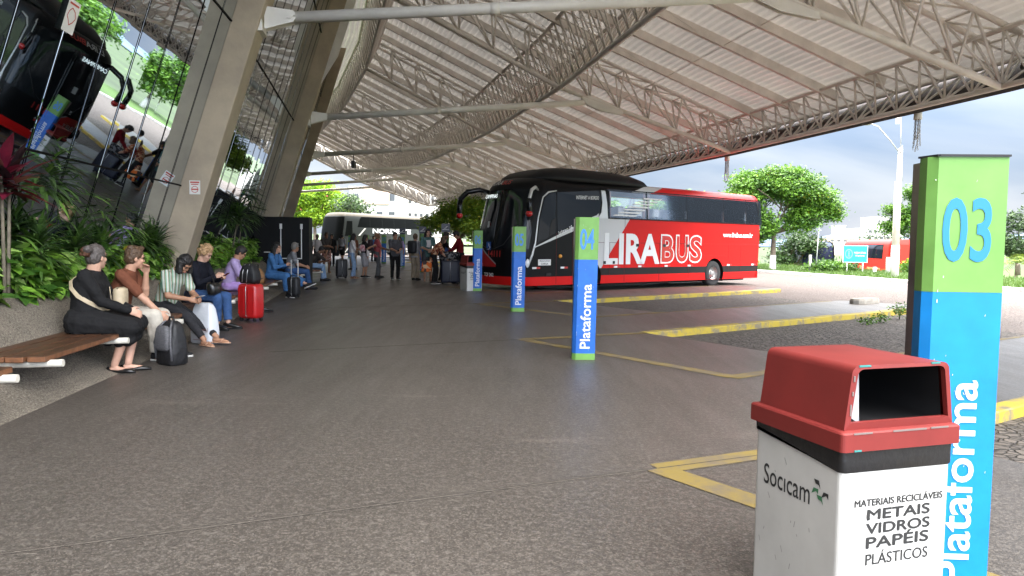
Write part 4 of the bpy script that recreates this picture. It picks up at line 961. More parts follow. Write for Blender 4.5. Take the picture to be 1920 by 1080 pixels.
    for k, (dx, dz) in enumerate(((-.004, .034), (.03, .006), (.012, -.02), (-.022, .008))):
        q = .022; cc = c+V((0, -dx, dz)); sh = [(-q, q*.7), (q*.2, q*.7), (q*.6, -q*.7), (q*.15, -q*.1), (-q*.6, .0)] if k % 2 == 0 else [(-q*.7, -q*.7), (-q*.2, q*.4), (q*.9, q*.4), (q*.9, -q*.5), (q*.4, -q*.05)]
        mb.add([cc+V((0, -a, b_)) for a, b_ in sh], [tuple(range(5))], 1 if k >= 2 else 0)
    mb.build('logo', [M_bint, M_lg], body)
    return r
# near bin: front corner (1.157, 2.53), opening side runs at 17.6 degrees
a = rad(17.6); c0 = V((1.157, 2.53, 0)); ux = V((math.cos(a), math.sin(a), 0)); uy = V((-ux.y, ux.x, 0)); ctr = c0+ux*.245+uy*.245
bin_('white recycling bin with a worn red lid in the right foreground', tuple(ctr), a)
a = rad(28); c0 = V((-1.31, 21.4, 0)); ux = V((math.cos(a), math.sin(a), 0)); uy = V((-ux.y, ux.x, 0)); ctr = c0+ux*.245+uy*.245
bin_('white recycling bin with a red lid beside the pillar numbered 06', tuple(ctr), a, False)
bin_('far white recycling bin with a red lid behind the woman in grey', (-4.75, 41.2, 0), rad(15), False)
# ================================================================== VEGETATION
def leaf_cloud(blobs, n_twigs, per, size, rg, droop=.2, flat=.6):
    """leaf quads gathered in twigs spread through ellipsoids; returns (n,4,3) verts and twig index"""
    vols = np.array([b[1][0]*b[1][1]*b[1][2] for b in blobs])**.8; pick = rg.choice(len(blobs), n_twigs, p=vols/vols.sum())
    C0 = np.array([b[0] for b in blobs])[pick]; R0 = np.array([b[1] for b in blobs])[pick]
    d = rg.normal(size=(n_twigs, 3)); d /= np.linalg.norm(d, axis=1)[:, None]; rr = rg.random(n_twigs)**.42; T = C0+d*R0*rr[:, None]*rg.uniform(.75, 1.15, (n_twigs, 1))
    tw = np.repeat(np.arange(n_twigs), per); nl = len(tw); spread = size*2.4
    P = T[tw]+rg.normal(size=(nl, 3))*np.array([spread, spread, spread*.55])
    u = rg.normal(size=(nl, 3)); u[:, 2] = u[:, 2]*.5-droop; u /= np.linalg.norm(u, axis=1)[:, None]
    nrm = rg.normal(size=(nl, 3))*(1-flat)+np.array([0, 0, 1])*flat; v = np.cross(nrm, u); v /= np.linalg.norm(v, axis=1)[:, None]+1e-9
    s = size*rg.uniform(.6, 1.3, (nl, 1))
    Q = np.stack([P-u*s, P+v*s*.5-u*s*.1, P+u*s, P-v*s*.5-u*s*.1], 1)
    return Q, tw
M_bark = mat('tree_bark', (.16, .125, .095), .9, var=(6, .4), bump=(20, .6, .02)); M_white = mat('whitewashed_bark', (.70, .69, .66), .85, var=(5, .15))
LEAF = {'mid': [leafmat('leaf_mid_light', (.15, .30, .03), (.085, .19, .02)), leafmat('leaf_mid_dark', (.06, .145, .02), (.032, .085, .014))],
        'lime': [leafmat('leaf_lime_light', (.34, .50, .03), (.20, .36, .02), trans=.4), leafmat('leaf_lime_dark', (.16, .30, .02), (.08, .19, .015), trans=.35)],
        'dark': [leafmat('leaf_dark_light', (.075, .13, .04), (.045, .09, .03)), leafmat('leaf_dark_dark', (.03, .06, .022), (.018, .04, .015))],
        'flame': [leafmat('leaf_flame', (.30, .38, .03), (.14, .28, .02), trans=.35), leafmat('leaf_flame_dark', (.14, .26, .02), (.06, .16, .015), trans=.3)]}
M_flower = leafmat('yellow_flower', (.42, .40, .03), (.30, .30, .03)); M_pink = leafmat('pink_flower', (.55, .12, .12), (.35, .07, .08))
def tree(name, label, base, h, blobs, kind, size, twigs, per=16, trunk_r=.16, seed=1, white=0, cat='tree', group=None, flowers=None, lean=(0, 0)):
    rg = np.random.default_rng(seed); base = V(base); r = thing(name, label, cat, tuple(base), 0, group)
    bl = [((b[0], b[1], b[2]), (b[3], b[3], b[4])) for b in blobs]
    Q, tw = leaf_cloud(bl, twigs, per, size, rg)
    zz = Q[:, 0, 2]; br = rg.random(twigs); midx = (br[tw]+rg.random(len(tw))*.3 < .55).astype(int); mats = list(LEAF[kind])
    if flowers: mats.append(flowers[0]); ft = (rg.random(twigs) < flowers[1])[tw] & (rg.random(len(tw)) < .6); midx[ft] = 2
    mesh_np('crown', Q, 4, mats, midx, parent=r)
    mb = MB(); fork = V((lean[0]*.4, lean[1]*.4, h*.33)); top = 0
    mb.tube([V((0, 0, -.1)), V((0, 0, .15)), V((lean[0]*.2, lean[1]*.2, h*.18)), fork], [trunk_r*1.5, trunk_r*1.1, trunk_r*.9, trunk_r*.75], 8, m=0)
    for c, R_ in bl:
        c = V(c); m = fork.lerp(c, .5)+V((rg.normal(0, .15), rg.normal(0, .15), -.1)); mb.tube([fork, m, c], [trunk_r*.5, trunk_r*.33, trunk_r*.1], 6)
        for _ in range(3):
            e = c+V((rg.normal(0, R_[0]*.5), rg.normal(0, R_[0]*.5), rg.normal(0, R_[2]*.4))); mb.tube([m, m.lerp(e, .6)+V((0, 0, .1)), e], [trunk_r*.25, trunk_r*.15, trunk_r*.05], 5)
    t = mb.build('trunk', M_bark, r)
    if white:
        mb = MB(); mb.tube([V((0, 0, -.1)), V((0, 0, white*.3)), V((lean[0]*.12, lean[1]*.12, white))], [trunk_r*1.52, trunk_r*1.15, trunk_r*1.02], 8); mb.build('whitewash', M_white, t)
    return r
def blobs_round(h, R, k, rg, z0=.45):
    out = []
    for i in range(k):
        a = 2*math.pi*i/k+rg.uniform(-.3, .3); d = R*rg.uniform(.35, .75); out.append((d*math.cos(a), d*math.sin(a), h*rg.uniform(z0, .82), R*rg.uniform(.34, .5), h*rg.uniform(.13, .2)))
    out.append((0, 0, h*.82, R*.5, h*.16)); return out
def xy(px, d): return ((px-960)/1387*d, d)
rg = np.random.default_rng(5)
x, y = xy(1448, 44); tree('broad_tree', 'broad green tree with two pale trunks just right of the red coach', (x, y, -.05), 6.6, [(-2.2, 0, 3.6, 1.5, 1.1), (-.9, .6, 5.0, 1.7, 1.0), (.9, -.4, 4.9, 1.8, .95), (2.3, .2, 4.2, 1.5, .85), (3.2, 0, 3.5, .9, .6), (1.5, -.3, 3.1, 1.1, .9), (-1.0, -.4, 2.6, 1.2, 1.0), (.3, 0, 5.6, 1.3, .5), (-2.6, .3, 2.5, .9, .7)], 'mid', .095, 2500, 22, .17, 3, white=.9, flowers=(M_flower, .02))
x, y = xy(1722, 43); tree('young_tree', 'slender green tree beside the lamp post and the nearest pillar', (x, y, -.05), 5.2, [(-.7, 0, 3.2, .9, .7), (.5, 0, 4.0, 1.0, .6), (-.2, 0, 4.6, .7, .45), (-1.4, .2, 2.7, .7, .45), (1.0, 0, 3.0, .9, .6), (-1.7, 0, 3.6, .5, .3), (.2, 0, 2.3, .8, .4)], 'mid', .085, 1150, 20, .1, 8, white=.8)
x, y = xy(1490, 62); tree('bushy_tree', 'dark grey green tree behind the broad tree by the coaches', (x, y, -2.25), 6, blobs_round(5, 2.6, 6, rg, .25), 'dark', .16, 300, 15, .16, 12)
x, y = xy(1655, 95); tree('bare_tree', 'sparse dark tree in front of the white tower blocks', (x, y, -2.3), 7, blobs_round(7, 3.2, 7, rg, .5), 'dark', .15, 150, 12, .12, 13)
x, y = xy(1905, 70); tree('distant_tree', 'dark round tree behind the palm at the right edge', (x, y, -2.3), 7.6, blobs_round(7.6, 2.6, 6, rg, .3), 'dark', .18, 340, 15, .16, 14)
x, y = xy(1975, 52); tree('side_tree', 'sparse tall tree whose twigs reach in at the right edge', (x, y, -.2), 7, blobs_round(7, 2.6, 6, rg, .5), 'dark', .12, 190, 14, .14, 15)
x, y = xy(590, 112); tree('lime_tree', 'large bright lime green tree seen under the far canopy end', (x, y, -.2), 11, [(-6, 0, 5.2, 3.2, 2.2), (-3, 0, 7.4, 3.4, 2.4), (.4, 0, 8.4, 3.4, 2.2), (3.4, 0, 6.6, 3.0, 1.8), (4.6, 0, 5.0, 2.0, 1.2), (0, 0, 5.4, 3.4, 1.8), (-4, 0, 3.6, 2.6, 1.2)], 'lime', .2, 2200, 18, .3, 21, flowers=(M_pink, .03))
x, y = xy(663, 104); tree('airy_tree', 'airy grey green tree to the left of the white apartment building', (x, y, -.2), 8.6, blobs_round(8.6, 2.6, 6, rg, .45), 'dark', .2, 170, 13, .14, 22)
x, y = xy(858, 60); tree('flowering_tree', 'bright green flowering tree left of the parked red and black coach', (x, y, -.1), 5.4, [(-1.9, 0, 2.9, 1.2, .8), (-.6, .4, 3.9, 1.4, .8), (.9, 0, 4.3, 1.5, .8), (2.3, .3, 3.9, 1.4, .9), (3.2, 0, 3.0, 1.2, .8), (.6, 0, 2.8, 1.6, .8), (2.0, 0, 2.0, 1.1, .6), (3.3, 0, 4.6, 1.0, .6)], 'flame', .11, 1500, 20, .14, 23, flowers=(M_flower, .04))
x, y = xy(925, 75); tree('rear_tree', 'green tree glimpsed through the coach windscreen', (x, y, -.1), 6, blobs_round(6, 3, 7, rg, .3), 'flame', .18, 330, 15, .16, 24)
# trees seen only in the mirror glass or a step to the side
for j, (px, py, h, k) in enumerate(((30, 3, 7, 'mid'), (44, 46, 8, 'mid'), (40, -10, 8, 'dark'), (28, -14, 7, 'flame'))):
    tree('roadside_tree', 'roadside tree beyond the lawn, outside the right edge of the photo', (px, py, -.1), h, blobs_round(h, 3, 7, rg, .4), k, .2, 260, 13, .18, 40+j, white=1, group='roadside trees reflected in the glass')
for j, (px, py, h, k) in enumerate(((13.5, 60, 6.0, 'mid'), (20, 74, 6.4, 'flame'), (9, 74, 6.2, 'mid'))):
    tree('roadside_tree', ['green tree hidden behind the red coach, nearest of three', 'yellow green tree hidden behind the red coach', 'green tree behind the front half of the red coach, farthest of three'][j], (px, py, -.1), h, blobs_round(h, 3, 7, rg, .35), k, .2, 420, 14, .16, 90+j, white=1)
# shrubs by the far coaches
for j, (px, d, h, R, k, lab) in enumerate(((1548, 43, .6, .9, 'mid', 'low green shrub under the front of the navy coach'), (1572, 43.5, .5, .9, 'mid', 'low green shrub in front of the navy coach, left of the blue sign'), (1718, 44, .7, .7, 'lime', 'yellow green shrub behind the lamp post'), (1735, 42, .6, .9, 'mid', 'green shrub at the foot of the slender tree'), (1510, 70, 2.0, 1.6, 'dark', 'dark hedge shrub behind the broad tree'))):
    x, y = xy(px, d); tree('shrub', lab, (x, y, -.05), h, [(0, 0, h*.5, R, h*.45), (R*.6, 0, h*.4, R*.6, h*.35), (-R*.7, .1, h*.4, R*.6, h*.35)], k, .09, 150, 14, .03, 60+j, cat='shrub')
# dry red brown undergrowth below the blue sign
x, y = xy(1640, 46); tree('dry_bush', 'row of dry reddish brush below the red coach', (x, y, -.75), .9, [(-2.6, 0, .3, .8, .25), (-1.2, 0, .3, .9, .25), (.3, 0, .28, .9, .25), (1.6, 0, .3, .8, .25)], 'dark', .07, 170, 12, .02, 70, cat='shrub', flowers=(M_pink, .5))
# palm at the right edge
M_palm = [leafmat('palm_leaf', (.30, .36, .04), (.15, .24, .03)), leafmat('palm_leaf_dark', (.13, .20, .03), (.07, .12, .02))]
x, y = xy(1908, 45); pr = thing('small_palm', 'small yellow green palm at the right edge behind the nearest pillar', 'palm', (x, y, -.1)); qs = []
for i in range(26):
    a = i*2.4; up = rg.uniform(.5, 1.35); ln = rg.uniform(1.1, 1.6); pts = [V((math.cos(a)*ln*t*math.cos(up*(1-.6*t)), math.sin(a)*ln*t*math.cos(up*(1-.6*t)), .5+ln*t*math.sin(up)-1.1*t*t*(1.2-up*.6))) for t in np.linspace(0, 1, 12)]
    for j in range(2, 11):
        d = (pts[j+1]-pts[j]).normalized() if j < 11 else d; s = d.cross(V((0, 0, 1))).normalized()
        for sg in (-1, 1):
            tip = pts[j]+s*sg*.32+d*.22+V((0, 0, -.1)); qs.append([pts[j], pts[j]+d*.05, tip, tip-d*.01])
mesh_np('fronds', np.array([[tuple(p) for p in q] for q in qs]), 4, M_palm, rng.integers(0, 2, len(qs)), parent=pr)
mb = MB(); mb.tube([V((0, 0, -.1)), V((0, 0, .3)), V((.02, 0, .6))], [.16, .14, .08], 8); mb.build('trunk', M_bark, pr)
# weeds at the end of the kerb
M_weed = LEAF['mid']
for j, (px, py, n_, h) in enumerate(((1690, 588, 30, .34), (1655, 594, 18, .18), (1630, 598, 14, .13))):
    d = 1.45/((py-462)/1387.); x, y = xy(px, d*.985); wr = thing('kerb_weed', ['leafy weed tuft growing at the yellow kerb near the nearest pillar', 'small weed in the middle of the row along the yellow kerb', 'smallest weed of the row along the yellow kerb'][j], 'weed', (x, y, ROAD+.005), 0, 'weeds growing along the yellow kerb')
    Q, tw = leaf_cloud([((0, 0, h*.55), (h*.6, h*.35, h*.5))], n_, 9, .03, np.random.default_rng(80+j)); mesh_np('leaves', Q, 4, M_weed, (np.arange(len(Q)) % 2), parent=wr)
    mb = MB()
    for i in range(7): mb.tube([V((0, 0, -.02)), V((.1*math.cos(i)*h, .1*math.sin(i)*h, h*.5)), V((.4*h*math.cos(i*1.9), .3*h*math.sin(i*1.9), h*.95))], [.004, .003, .002], 4)
    mb.build('stems', M_weed[1], wr)

# ---- planter plants
def strap(base, d0, ln, w, droop, seg=6, fold=.25, rg=rng):
    """one arching strap leaf as quads"""
    d = V(d0).normalized(); p = V(base); out = []; side = d.cross(V((0, 0, 1)))
    side = side.normalized() if side.length > 1e-3 else V((1, 0, 0)); prev = None
    for i in range(seg+1):
        t = i/seg; ww = w*(.55+1.2*t) if t < .35 else w*max(.04, (1-((t-.35)/.65)**1.7))
        up = side.cross(d).normalized(); row = (p-side*ww+up*ww*fold, p.copy(), p+side*ww+up*ww*fold)
        if prev: out.append([prev[0], prev[1], row[1], row[0]]); out.append([prev[1], prev[2], row[2], row[1]])
        prev = row; p = p+d*(ln/seg); d = (d+V((0, 0, -droop*(.35+t)))).normalized()
        side = d.cross(V((0, 0, 1))).normalized() if d.cross(V((0, 0, 1))).length > 1e-2 else side
    return out
M_drac = [leafmat('dracaena_leaf', (.085, .17, .035), (.05, .11, .025), 5, .38, .12), leafmat('dracaena_leaf_dark', (.05, .095, .028), (.03, .06, .02), 5, .42, .1), leafmat('dracaena_leaf_bright', (.17, .31, .05), (.10, .22, .04), 5, .38, .15)]
M_cord = [leafmat('cordyline_dark', (.045, .022, .026), (.022, .014, .016), 5, .35, .12), leafmat('cordyline_red', (.30, .022, .06), (.14, .015, .035), 5, .35, .2), leafmat('cordyline_tip', (.38, .17, .12), (.22, .05, .06), 5, .4, .2)]
M_stem = mat('plant_stem', (.22, .19, .14), .85, var=(12, .4))
def rosette_plant(name, label, base, heads, mats, weights, leaf, nleaf, group, seed, cat='plant', droop=.22):
    """heads: list of (dx, dy, z) crown points above the soil, each a rosette of strap leaves"""
    rg = np.random.default_rng(seed); r = thing(name, label, cat, tuple(base), 0, group); qs, mi = [], []; mb = MB()
    for hx, hy, hz in heads:
        top = V((hx, hy, hz)); mb.tube([V((hx*.3, hy*.3, -.1)), V((hx*.7, hy*.7, hz*.5)), top], [.022, .018, .015], 6)
        for i in range(nleaf):
            a = i*2.39996+rg.uniform(-.2, .2); el = math.pi/2*(1-(i/nleaf)**.8)*1.05-.35+rg.normal(0, .1); 
            el = max(-.5, min(1.5, el)); zz = -(i/nleaf)*.35*leaf[0]
            q = strap(top+V((0, 0, zz)), (math.cos(a)*math.cos(el), math.sin(a)*math.cos(el), math.sin(el)), leaf[0]*rg.uniform(.7, 1.1), leaf[1]*rg.uniform(.8, 1.15), droop*rg.uniform(.7, 1.3), rg=rg)
            m_ = rg.choice(len(mats), p=weights); qs += q; mi += [m_]*len(q)
    mesh_np('leaves', np.array([[tuple(p) for p in q] for q in qs]), 4, mats, mi, parent=r); mb.build('stem', M_stem, r); return r
def onr(px, r):                              # where the sight line of a column of pixels crosses radius r
    k = (px-960)/1387; a = .05
    for _ in range(40):
        x, y = CX+r*math.cos(a), CY+r*math.sin(a); a += ((x/y)-k)*.02*y/10 if y > .5 else .01
        a = max(.0, min(.5, a))
    best = min(np.linspace(.09, .45, 3600), key=lambda q: abs((CX+r*math.cos(q))/(CY+r*math.sin(q))-k)); return best
SOIL = .74
def pz(px, py, r): 
    a = onr(px, r); y = CY+r*math.sin(a); return PT(r, a, SOIL), 1.45-(py-(453+.013*(px-960)))/1387*y
dr = [('large dracaena with long drooping leaves at the left edge', 62, 268, 173.2, [(0, 0, 0), (.25, -.2, -.25), (-.2, .3, -.35)], (.66, .030), 120, .30),
      ('dracaena with dense hanging leaves behind the woman in black', 128, 315, 172.95, [(0, 0, 0), (.2, .25, -.3), (.0, -.3, -.45)], (.6, .027), 110, .30),
      ('low dark dracaena in the shade at the far left', 18, 400, 173.3, [(0, 0, 0), (.1, .3, -.2)], (.55, .028), 80, .26),
      ('spiky dracaena behind the young man in brown', 226, 415, 173.1, [(0, 0, 0), (.15, .35, -.1), (-.1, -.3, -.1)], (.52, .025), 85, .2),
      ('bushy dracaena just left of the near concrete column', 296, 378, 173.1, [(0, 0, 0), (.22, .1, -.2), (.05, -.35, -.25)], (.55, .027), 100, .24),
      ('upright dracaena in front of the near concrete column', 338, 425, 173.25, [(0, 0, 0), (.1, .2, -.15)], (.48, .025), 80, .24)]
dr += [('broad dracaena clump against the glass behind the two nearest people', 172, 345, 172.95, [(0, 0, 0), (.2, .3, -.35), (.1, -.3, -.2), (0, .05, -.55)], (.6, .03), 100, .3),
       ('shaded dracaena low behind the bun of the woman in black', 150, 430, 173.2, [(0, 0, 0), (.15, -.35, -.05), (.1, .35, -.1)], (.5, .027), 90, .26),
       ('upright dracaena near the left edge with bright young leaves on top', 100, 250, 173.0, [(0, 0, 0), (.15, .2, -.5), (.1, -.25, -.7)], (.6, .03), 100, .26),
       ('dense dracaena behind the woman in stripes, left of the column', 262, 430, 173.25, [(0, 0, 0), (.1, .3, -.1)], (.5, .027), 90, .22)]
for j, (lab, px, py, r, hd, lf, nl, dp) in enumerate(dr):
    b, z = pz(px, py, r); h0 = z-SOIL-.1; rosette_plant('dracaena', lab, b, [(x, y, max(.25, h0+dz)) for x, y, dz in hd], M_drac, (.48, .34, .18), lf, nl, 'dracaenas in the planter', 100+j, droop=dp)
dr2 = [('tall dark dracaena against the glass behind the blonde woman', 450, 350, 173.1, [(0, 0, 0), (.2, .4, -.2), (.2, -.4, -.3), (.25, 0, -.6)], (.62, .03), 100, .3),
       ('tall dark dracaena clump between the two leaning columns', 432, 330, 173.2, [(0, 0, 0), (.3, .3, -.2), (-.1, -.3, -.4)], (.68, .032), 110, .3),
       ('dark drooping dracaena right of the near leaning column', 418, 385, 173.3, [(0, 0, 0), (.2, .5, -.1)], (.65, .03), 110, .3),
       ('spiky dark dracaena in front of the second leaning column', 512, 398, 173.3, [(0, 0, 0), (.1, .4, -.3), (.1, -.4, -.2)], (.5, .026), 100, .16)]
for j, (lab, px, py, r, hd, lf, nl, dp) in enumerate(dr2):
    b, z = pz(px, py, r); h0 = z-SOIL-.1; rosette_plant('dracaena', lab, b, [(x, y, max(.25, h0+dz)) for x, y, dz in hd], M_drac, (.25, .7, .05), lf, nl, 'dracaenas in the planter', 120+j, droop=dp)
cd_ = [('red leaved cordyline poking in at the left edge', 6, 318, 173.5, [(0, 0, 0), (.0, .12, -.08)], (.48, .055), 26, (.2, .6, .2)), ('small dark red cordyline in front of the near column', 352, 412, 173.5, [(0, 0, 0)], (.46, .042), 34, (.45, .5, .05)),
       ('tall burgundy cordyline with long leaves behind the blonde woman', 466, 300, 173.2, [(0, 0, 0), (.15, .3, -.5), (-.05, -.2, -.35)], (.55, .035), 40, (.85, .13, .02)), ('burgundy cordyline between the dracaenas and the kiosk', 482, 372, 173.35, [(0, 0, 0), (.1, .35, -.2)], (.45, .032), 40, (.85, .14, .01))]
for j, (lab, px, py, r, hd, lf, nl, wt) in enumerate(cd_):
    b, z = pz(px, py, r); h0 = z-SOIL; rosette_plant('cordyline', lab, b, [(x, y, max(.25, h0+dz)) for x, y, dz in hd], M_cord, wt, lf, nl, 'red cordylines in the planter', 140+j, droop=.12)
# broad leaved ground cover along the planter edge
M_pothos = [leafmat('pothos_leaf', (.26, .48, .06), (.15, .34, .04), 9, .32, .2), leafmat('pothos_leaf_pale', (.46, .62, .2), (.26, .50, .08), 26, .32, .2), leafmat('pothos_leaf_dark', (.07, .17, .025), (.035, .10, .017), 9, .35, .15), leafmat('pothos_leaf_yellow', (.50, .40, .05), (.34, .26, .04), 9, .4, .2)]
vs_, fs, mi = [], [], []; rg = np.random.default_rng(31)
def heart(p, d, n, w, ln, m):
    d = V(d).normalized(); s = d.cross(V(n)).normalized(); u = s.cross(d); b = len(vs_)
    sh = [(0, 0, 0), (.28, -.1, .05), (.5, .18, .09), (.42, .55, .04), (0, 1.0, -.16), (-.42, .55, .04), (-.5, .18, .09), (-.28, -.1, .05), (0, .5, -.03)]
    for a, t, h in sh: vs_.append(tuple(p+s*a*w+d*t*ln+u*h*ln))
    for q in ((0, 1, 2, 8), (8, 2, 3), (8, 3, 4), (0, 8, 6, 7), (8, 5, 6), (8, 4, 5)): fs.append(tuple(b+i for i in q)); mi.append(m)
for i in range(7600):
    s_ = 20.2+(43-20.2)*rg.random()**1.15; clump = .5+.5*mnoise.noise(V((s_*1.1, 3.3, 0))); far = s_ > 28.5
    r = 173.50-.62*rg.random()**1.3; top = .26+.42*max(0, clump)+(.12 if far else 0); z = SOIL+.02+top*rg.random()**.7
    if r > 173.42: z = max(z, .84)
    over = rg.random() < .1; 
    if over: r = 173.55+.08*rg.random(); z = .80+.08*rg.random()
    if mnoise.noise(V((s_*.8, 9.1, 0))) < -.33 and not far: continue
    a = rg.normal(0, .8); el = rg.normal(-.25, .45); ax = s_/RP; er, et = V((math.cos(ax), math.sin(ax), 0)), V((-math.sin(ax), math.cos(ax), 0))
    d = er*math.cos(a)*math.cos(el)+et*math.sin(a)*math.cos(el)+V((0, 0, math.sin(el))); n = er*.5+V((rg.normal(0, .3), rg.normal(0, .3), .9)); sz = rg.uniform(.07, .15)*(1.15 if s_ < 25 else .9)
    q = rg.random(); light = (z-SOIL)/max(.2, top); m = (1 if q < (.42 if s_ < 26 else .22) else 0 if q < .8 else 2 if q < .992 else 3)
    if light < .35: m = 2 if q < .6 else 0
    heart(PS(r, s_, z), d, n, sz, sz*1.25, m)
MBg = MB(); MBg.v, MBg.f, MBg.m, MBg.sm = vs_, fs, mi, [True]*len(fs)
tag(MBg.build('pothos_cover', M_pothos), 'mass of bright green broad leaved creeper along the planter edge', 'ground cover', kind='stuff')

# ================================================================== STREET FURNITURE AND FAR BUILDINGS
M_pole = mat('pole_concrete', (.40, .37, .31), .85, var=(3, .2)); M_galv = mat('galvanised', (.42, .43, .44), .45, metal=.5)
b = V((18.37, 35.5, -.04)); lp = thing('lamp_post', 'concrete street lamp post with whitewashed foot standing on the lawn', 'lamp post', tuple(b))
mb = MB(); mb.tube([V((0, 0, -.1)), V((0, 0, 6.15))], [.165, .10], 12); po = mb.build('pole', M_pole, lp)
mb = MB(); mb.cyl(V((0, 0, -.05)), V((0, 0, 1.55)), .172, .156, 12); mb.build('whitewash', M_white, po)
mb = MB(); mb.tube([V((0, 0, 5.9)), V((-.5, 0, 6.5)), V((-1.1, 0, 7.15)), V((-1.5, 0, 7.3))], .028, 8); ar = mb.build('arm', M_galv, lp)
mb = MB(); mb.ell((-1.68, 0, 7.28), (.24, .12, .075)); mb.build('lamp_head', M_pole, ar)
mb = MB(); mb.cyl((.02, 0, 6.0), (-.06, 0, 7.75), .022); mb.cyl((.08, 0, 6.3), (.14, 0, 4.6), .014)
for z in (5.7, 5.95, 6.1): mb.cyl((-.02, -.16, z), (-.02, .16, z), .03); mb.box((-.02, -.1, z+.05), (.09, .1, .08))
mb.build('mast', M_galv, lp); mb = MB(); mb.box((-.2, 0, 7.5), (.2, .03, .42)); mb.box((-.2, -.02, 7.5), (.15, .02, .34), m=1); mb.build('antenna_panel', [M_galv, M_white], lp)
x, y = xy(1673, 42); s2 = thing('utility_pole', 'grey utility pole with a whitewashed foot just left of the lamp post', 'pole', (x, y, -.1)); mb = MB(); mb.cyl((0, 0, -.1), (0, 0, 5.2), .12, .09, 10); mb.build('pole', M_pole, s2); mb = MB(); mb.cyl((0, 0, -.1), (0, 0, 1.6), .13, .12, 10); mb.build('whitewash', M_white, s2)
x, y = xy(1529, 43); s3 = thing('sign_post', 'thin grey metal post standing on the lawn near the broad tree', 'post', (x, y, -.1)); mb = MB(); mb.cyl((0, 0, -.1), (.1, 0, 2.75), .035, .03, 8); mb.build('pole', M_galv, s3); mb = MB(); mb.box((.09, 0, 2.45), (.3, .05, .05)); mb.build('cross_arm', M_galv, s3)
for j, (px, d, h) in enumerate(((1518, 43, .9), (1640, 41, .3), (1664, 41, .85))):
    x, y = xy(px, d); mb = MB(); mb.tube([V((x, y, -.1)), V((x, y, h-.05)), V((x, y, h))], [.12 if j else .09, .11 if j else .08, .08], 10); tag(mb.build('white_stump', M_white), ['white marker post standing by the navy coach', 'short white concrete marker at the rear of the red coach', 'white painted marker post left of the lamp post foot'][j], 'post', 'white markers on the lawn')
# blue sign
M_signb = mat('sign_blue', (.01, .36, .55), .45); M_signw = mat('sign_white', (.75, .77, .78), .5); M_signg = mat('sign_green', (.16, .60, .45), .5)
x, y = xy(1602, 42.5); sg = thing('blue_notice_sign', 'turquoise blue notice sign with a green round symbol on the lawn', 'sign', (x, y, -.05), rad(-6))
mb = MB(); mb.box((0, .02, 1.05), (1.36, .04, .98)); mb.box((0, -.003, 1.05), (1.30, .012, .92), m=1)
bd = mb.build('board', [M_signw, M_signb], sg); mb = MB(); c = V((-.36, -.014, 1.05))
for j in range(24):
    t0, t1 = 2*math.pi*j/24, 2*math.pi*(j+1)/24; mb.quad(*[c+V((q*math.cos(t)*.85, 0, q*math.sin(t)*1.1)) for q, t in ((.2, t0), (.25, t0), (.25, t1), (.2, t1))])
mb.ell(c+V((0, 0, .12)), (.035, .004, .04)); mb.add([c+V((x_, -.002, z_)) for x_, z_ in ((-.05, .07), (.05, .07), (.03, -.05), (.06, -.18), (.02, -.18), (0, -.07), (-.02, -.18), (-.06, -.18), (-.03, -.05))], [tuple(range(9))])
mb.bar(c+V((-.14, -.004, .18)), c+V((.14, -.004, -.18)), .004, .03, up=(0, -1, 0)); mb.build('symbol', M_signg, bd)
mb = MB(); text(mb, 'PROIBIDO A ENTRADA', (.26, -.014, 1.12), (1, 0, 0), (0, 0, 1), .62, .10, 0, .02); text(mb, 'DE pedestres', (.26, -.014, .94), (1, 0, 0), (0, 0, 1), .5, .1, 0, .02); mb.build('lettering', M_signw, bd)
for sx in (-.42, .45): mb = MB(); mb.cyl((sx, .05, -.1), (sx, .05, .62), .035); mb.build('leg', M_white, sg)
# black kiosk with white cable drawing
a = .2205; kc = PT(174.25, a, 0); ks = thing('black_kiosk', 'tall black cabinet with white cable lines drawn on it behind the seated people', 'kiosk', tuple(kc), a-rad(6)-math.pi/2*0)
mb = MB(); mb.box((0, 0, 1.06), (1.66, .7, 2.12)); kb = mb.build('cabinet', mat('kiosk_black', (.006, .006, .007), .6, spec=.2), ks); bevel(kb, .02)
mb = MB(); y = -.354
for x in (-.02, .60): mb.box((x, y, 1.83), (.075, .006, .16)); mb.box((x, y, 1.3), (.028, .006, .95))
mb.box((.29, y, .84), (.64, .006, .028)); mb.box((-.28, y, 1.03), (.5, .006, .022)); mb.build('cable_drawing', M_wtxt, ks)
# white stairway block and grey sheds, apartment blocks
M_wallw = mat('wall_white', (.62, .60, .56), .85, var=(.2, .12), coord='World'); M_wallp = mat('wall_pale_pink', (.50, .38, .31), .85, var=(.3, .1), coord='World'); M_win = mat('far_window', (.06, .065, .07), .2); M_roofd = mat('far_roof', (.30, .26, .23), .8)
def block(label, px0, px1, d, ytop, rows, cols, m=M_wallw, dep=8, ww=.5, name='apartment_building', extra=None):
    x0, x1 = (px0-960)/1387*d, (px1-960)/1387*d; h = 3.6+((453+.013*((px0+px1)/2-960))-ytop)/1387*d
    r = thing(name, label, 'building', ((x0+x1)/2, d, -2.3)); w = x1-x0; mb = MB(); mb.box((0, dep/2, h/2), (w, dep, h)); mb.build('wall', m, r)
    mb = MB(); mb.box((0, dep/2, h+.15), (w+.4, dep+.4, .3)); mb.build('roof', M_roofd if m is M_wallp else M_wallw, r)
    for i in range(rows):
        for j in range(cols):
            x, z = -w/2+w*(j+.5)/cols, h-(h*.9)*(i+.5)/max(rows, 3.5); mb = MB(); mb.box((x, -.02, z), (w/cols*ww, .1, h/max(rows, 4)*.42)); mb.box((x, -.1, z-h/max(rows, 4)*.24), (w/cols*ww*1.15, .2, .12), m=1); mb.build('window', [M_win, M_wallw], r)
    return r
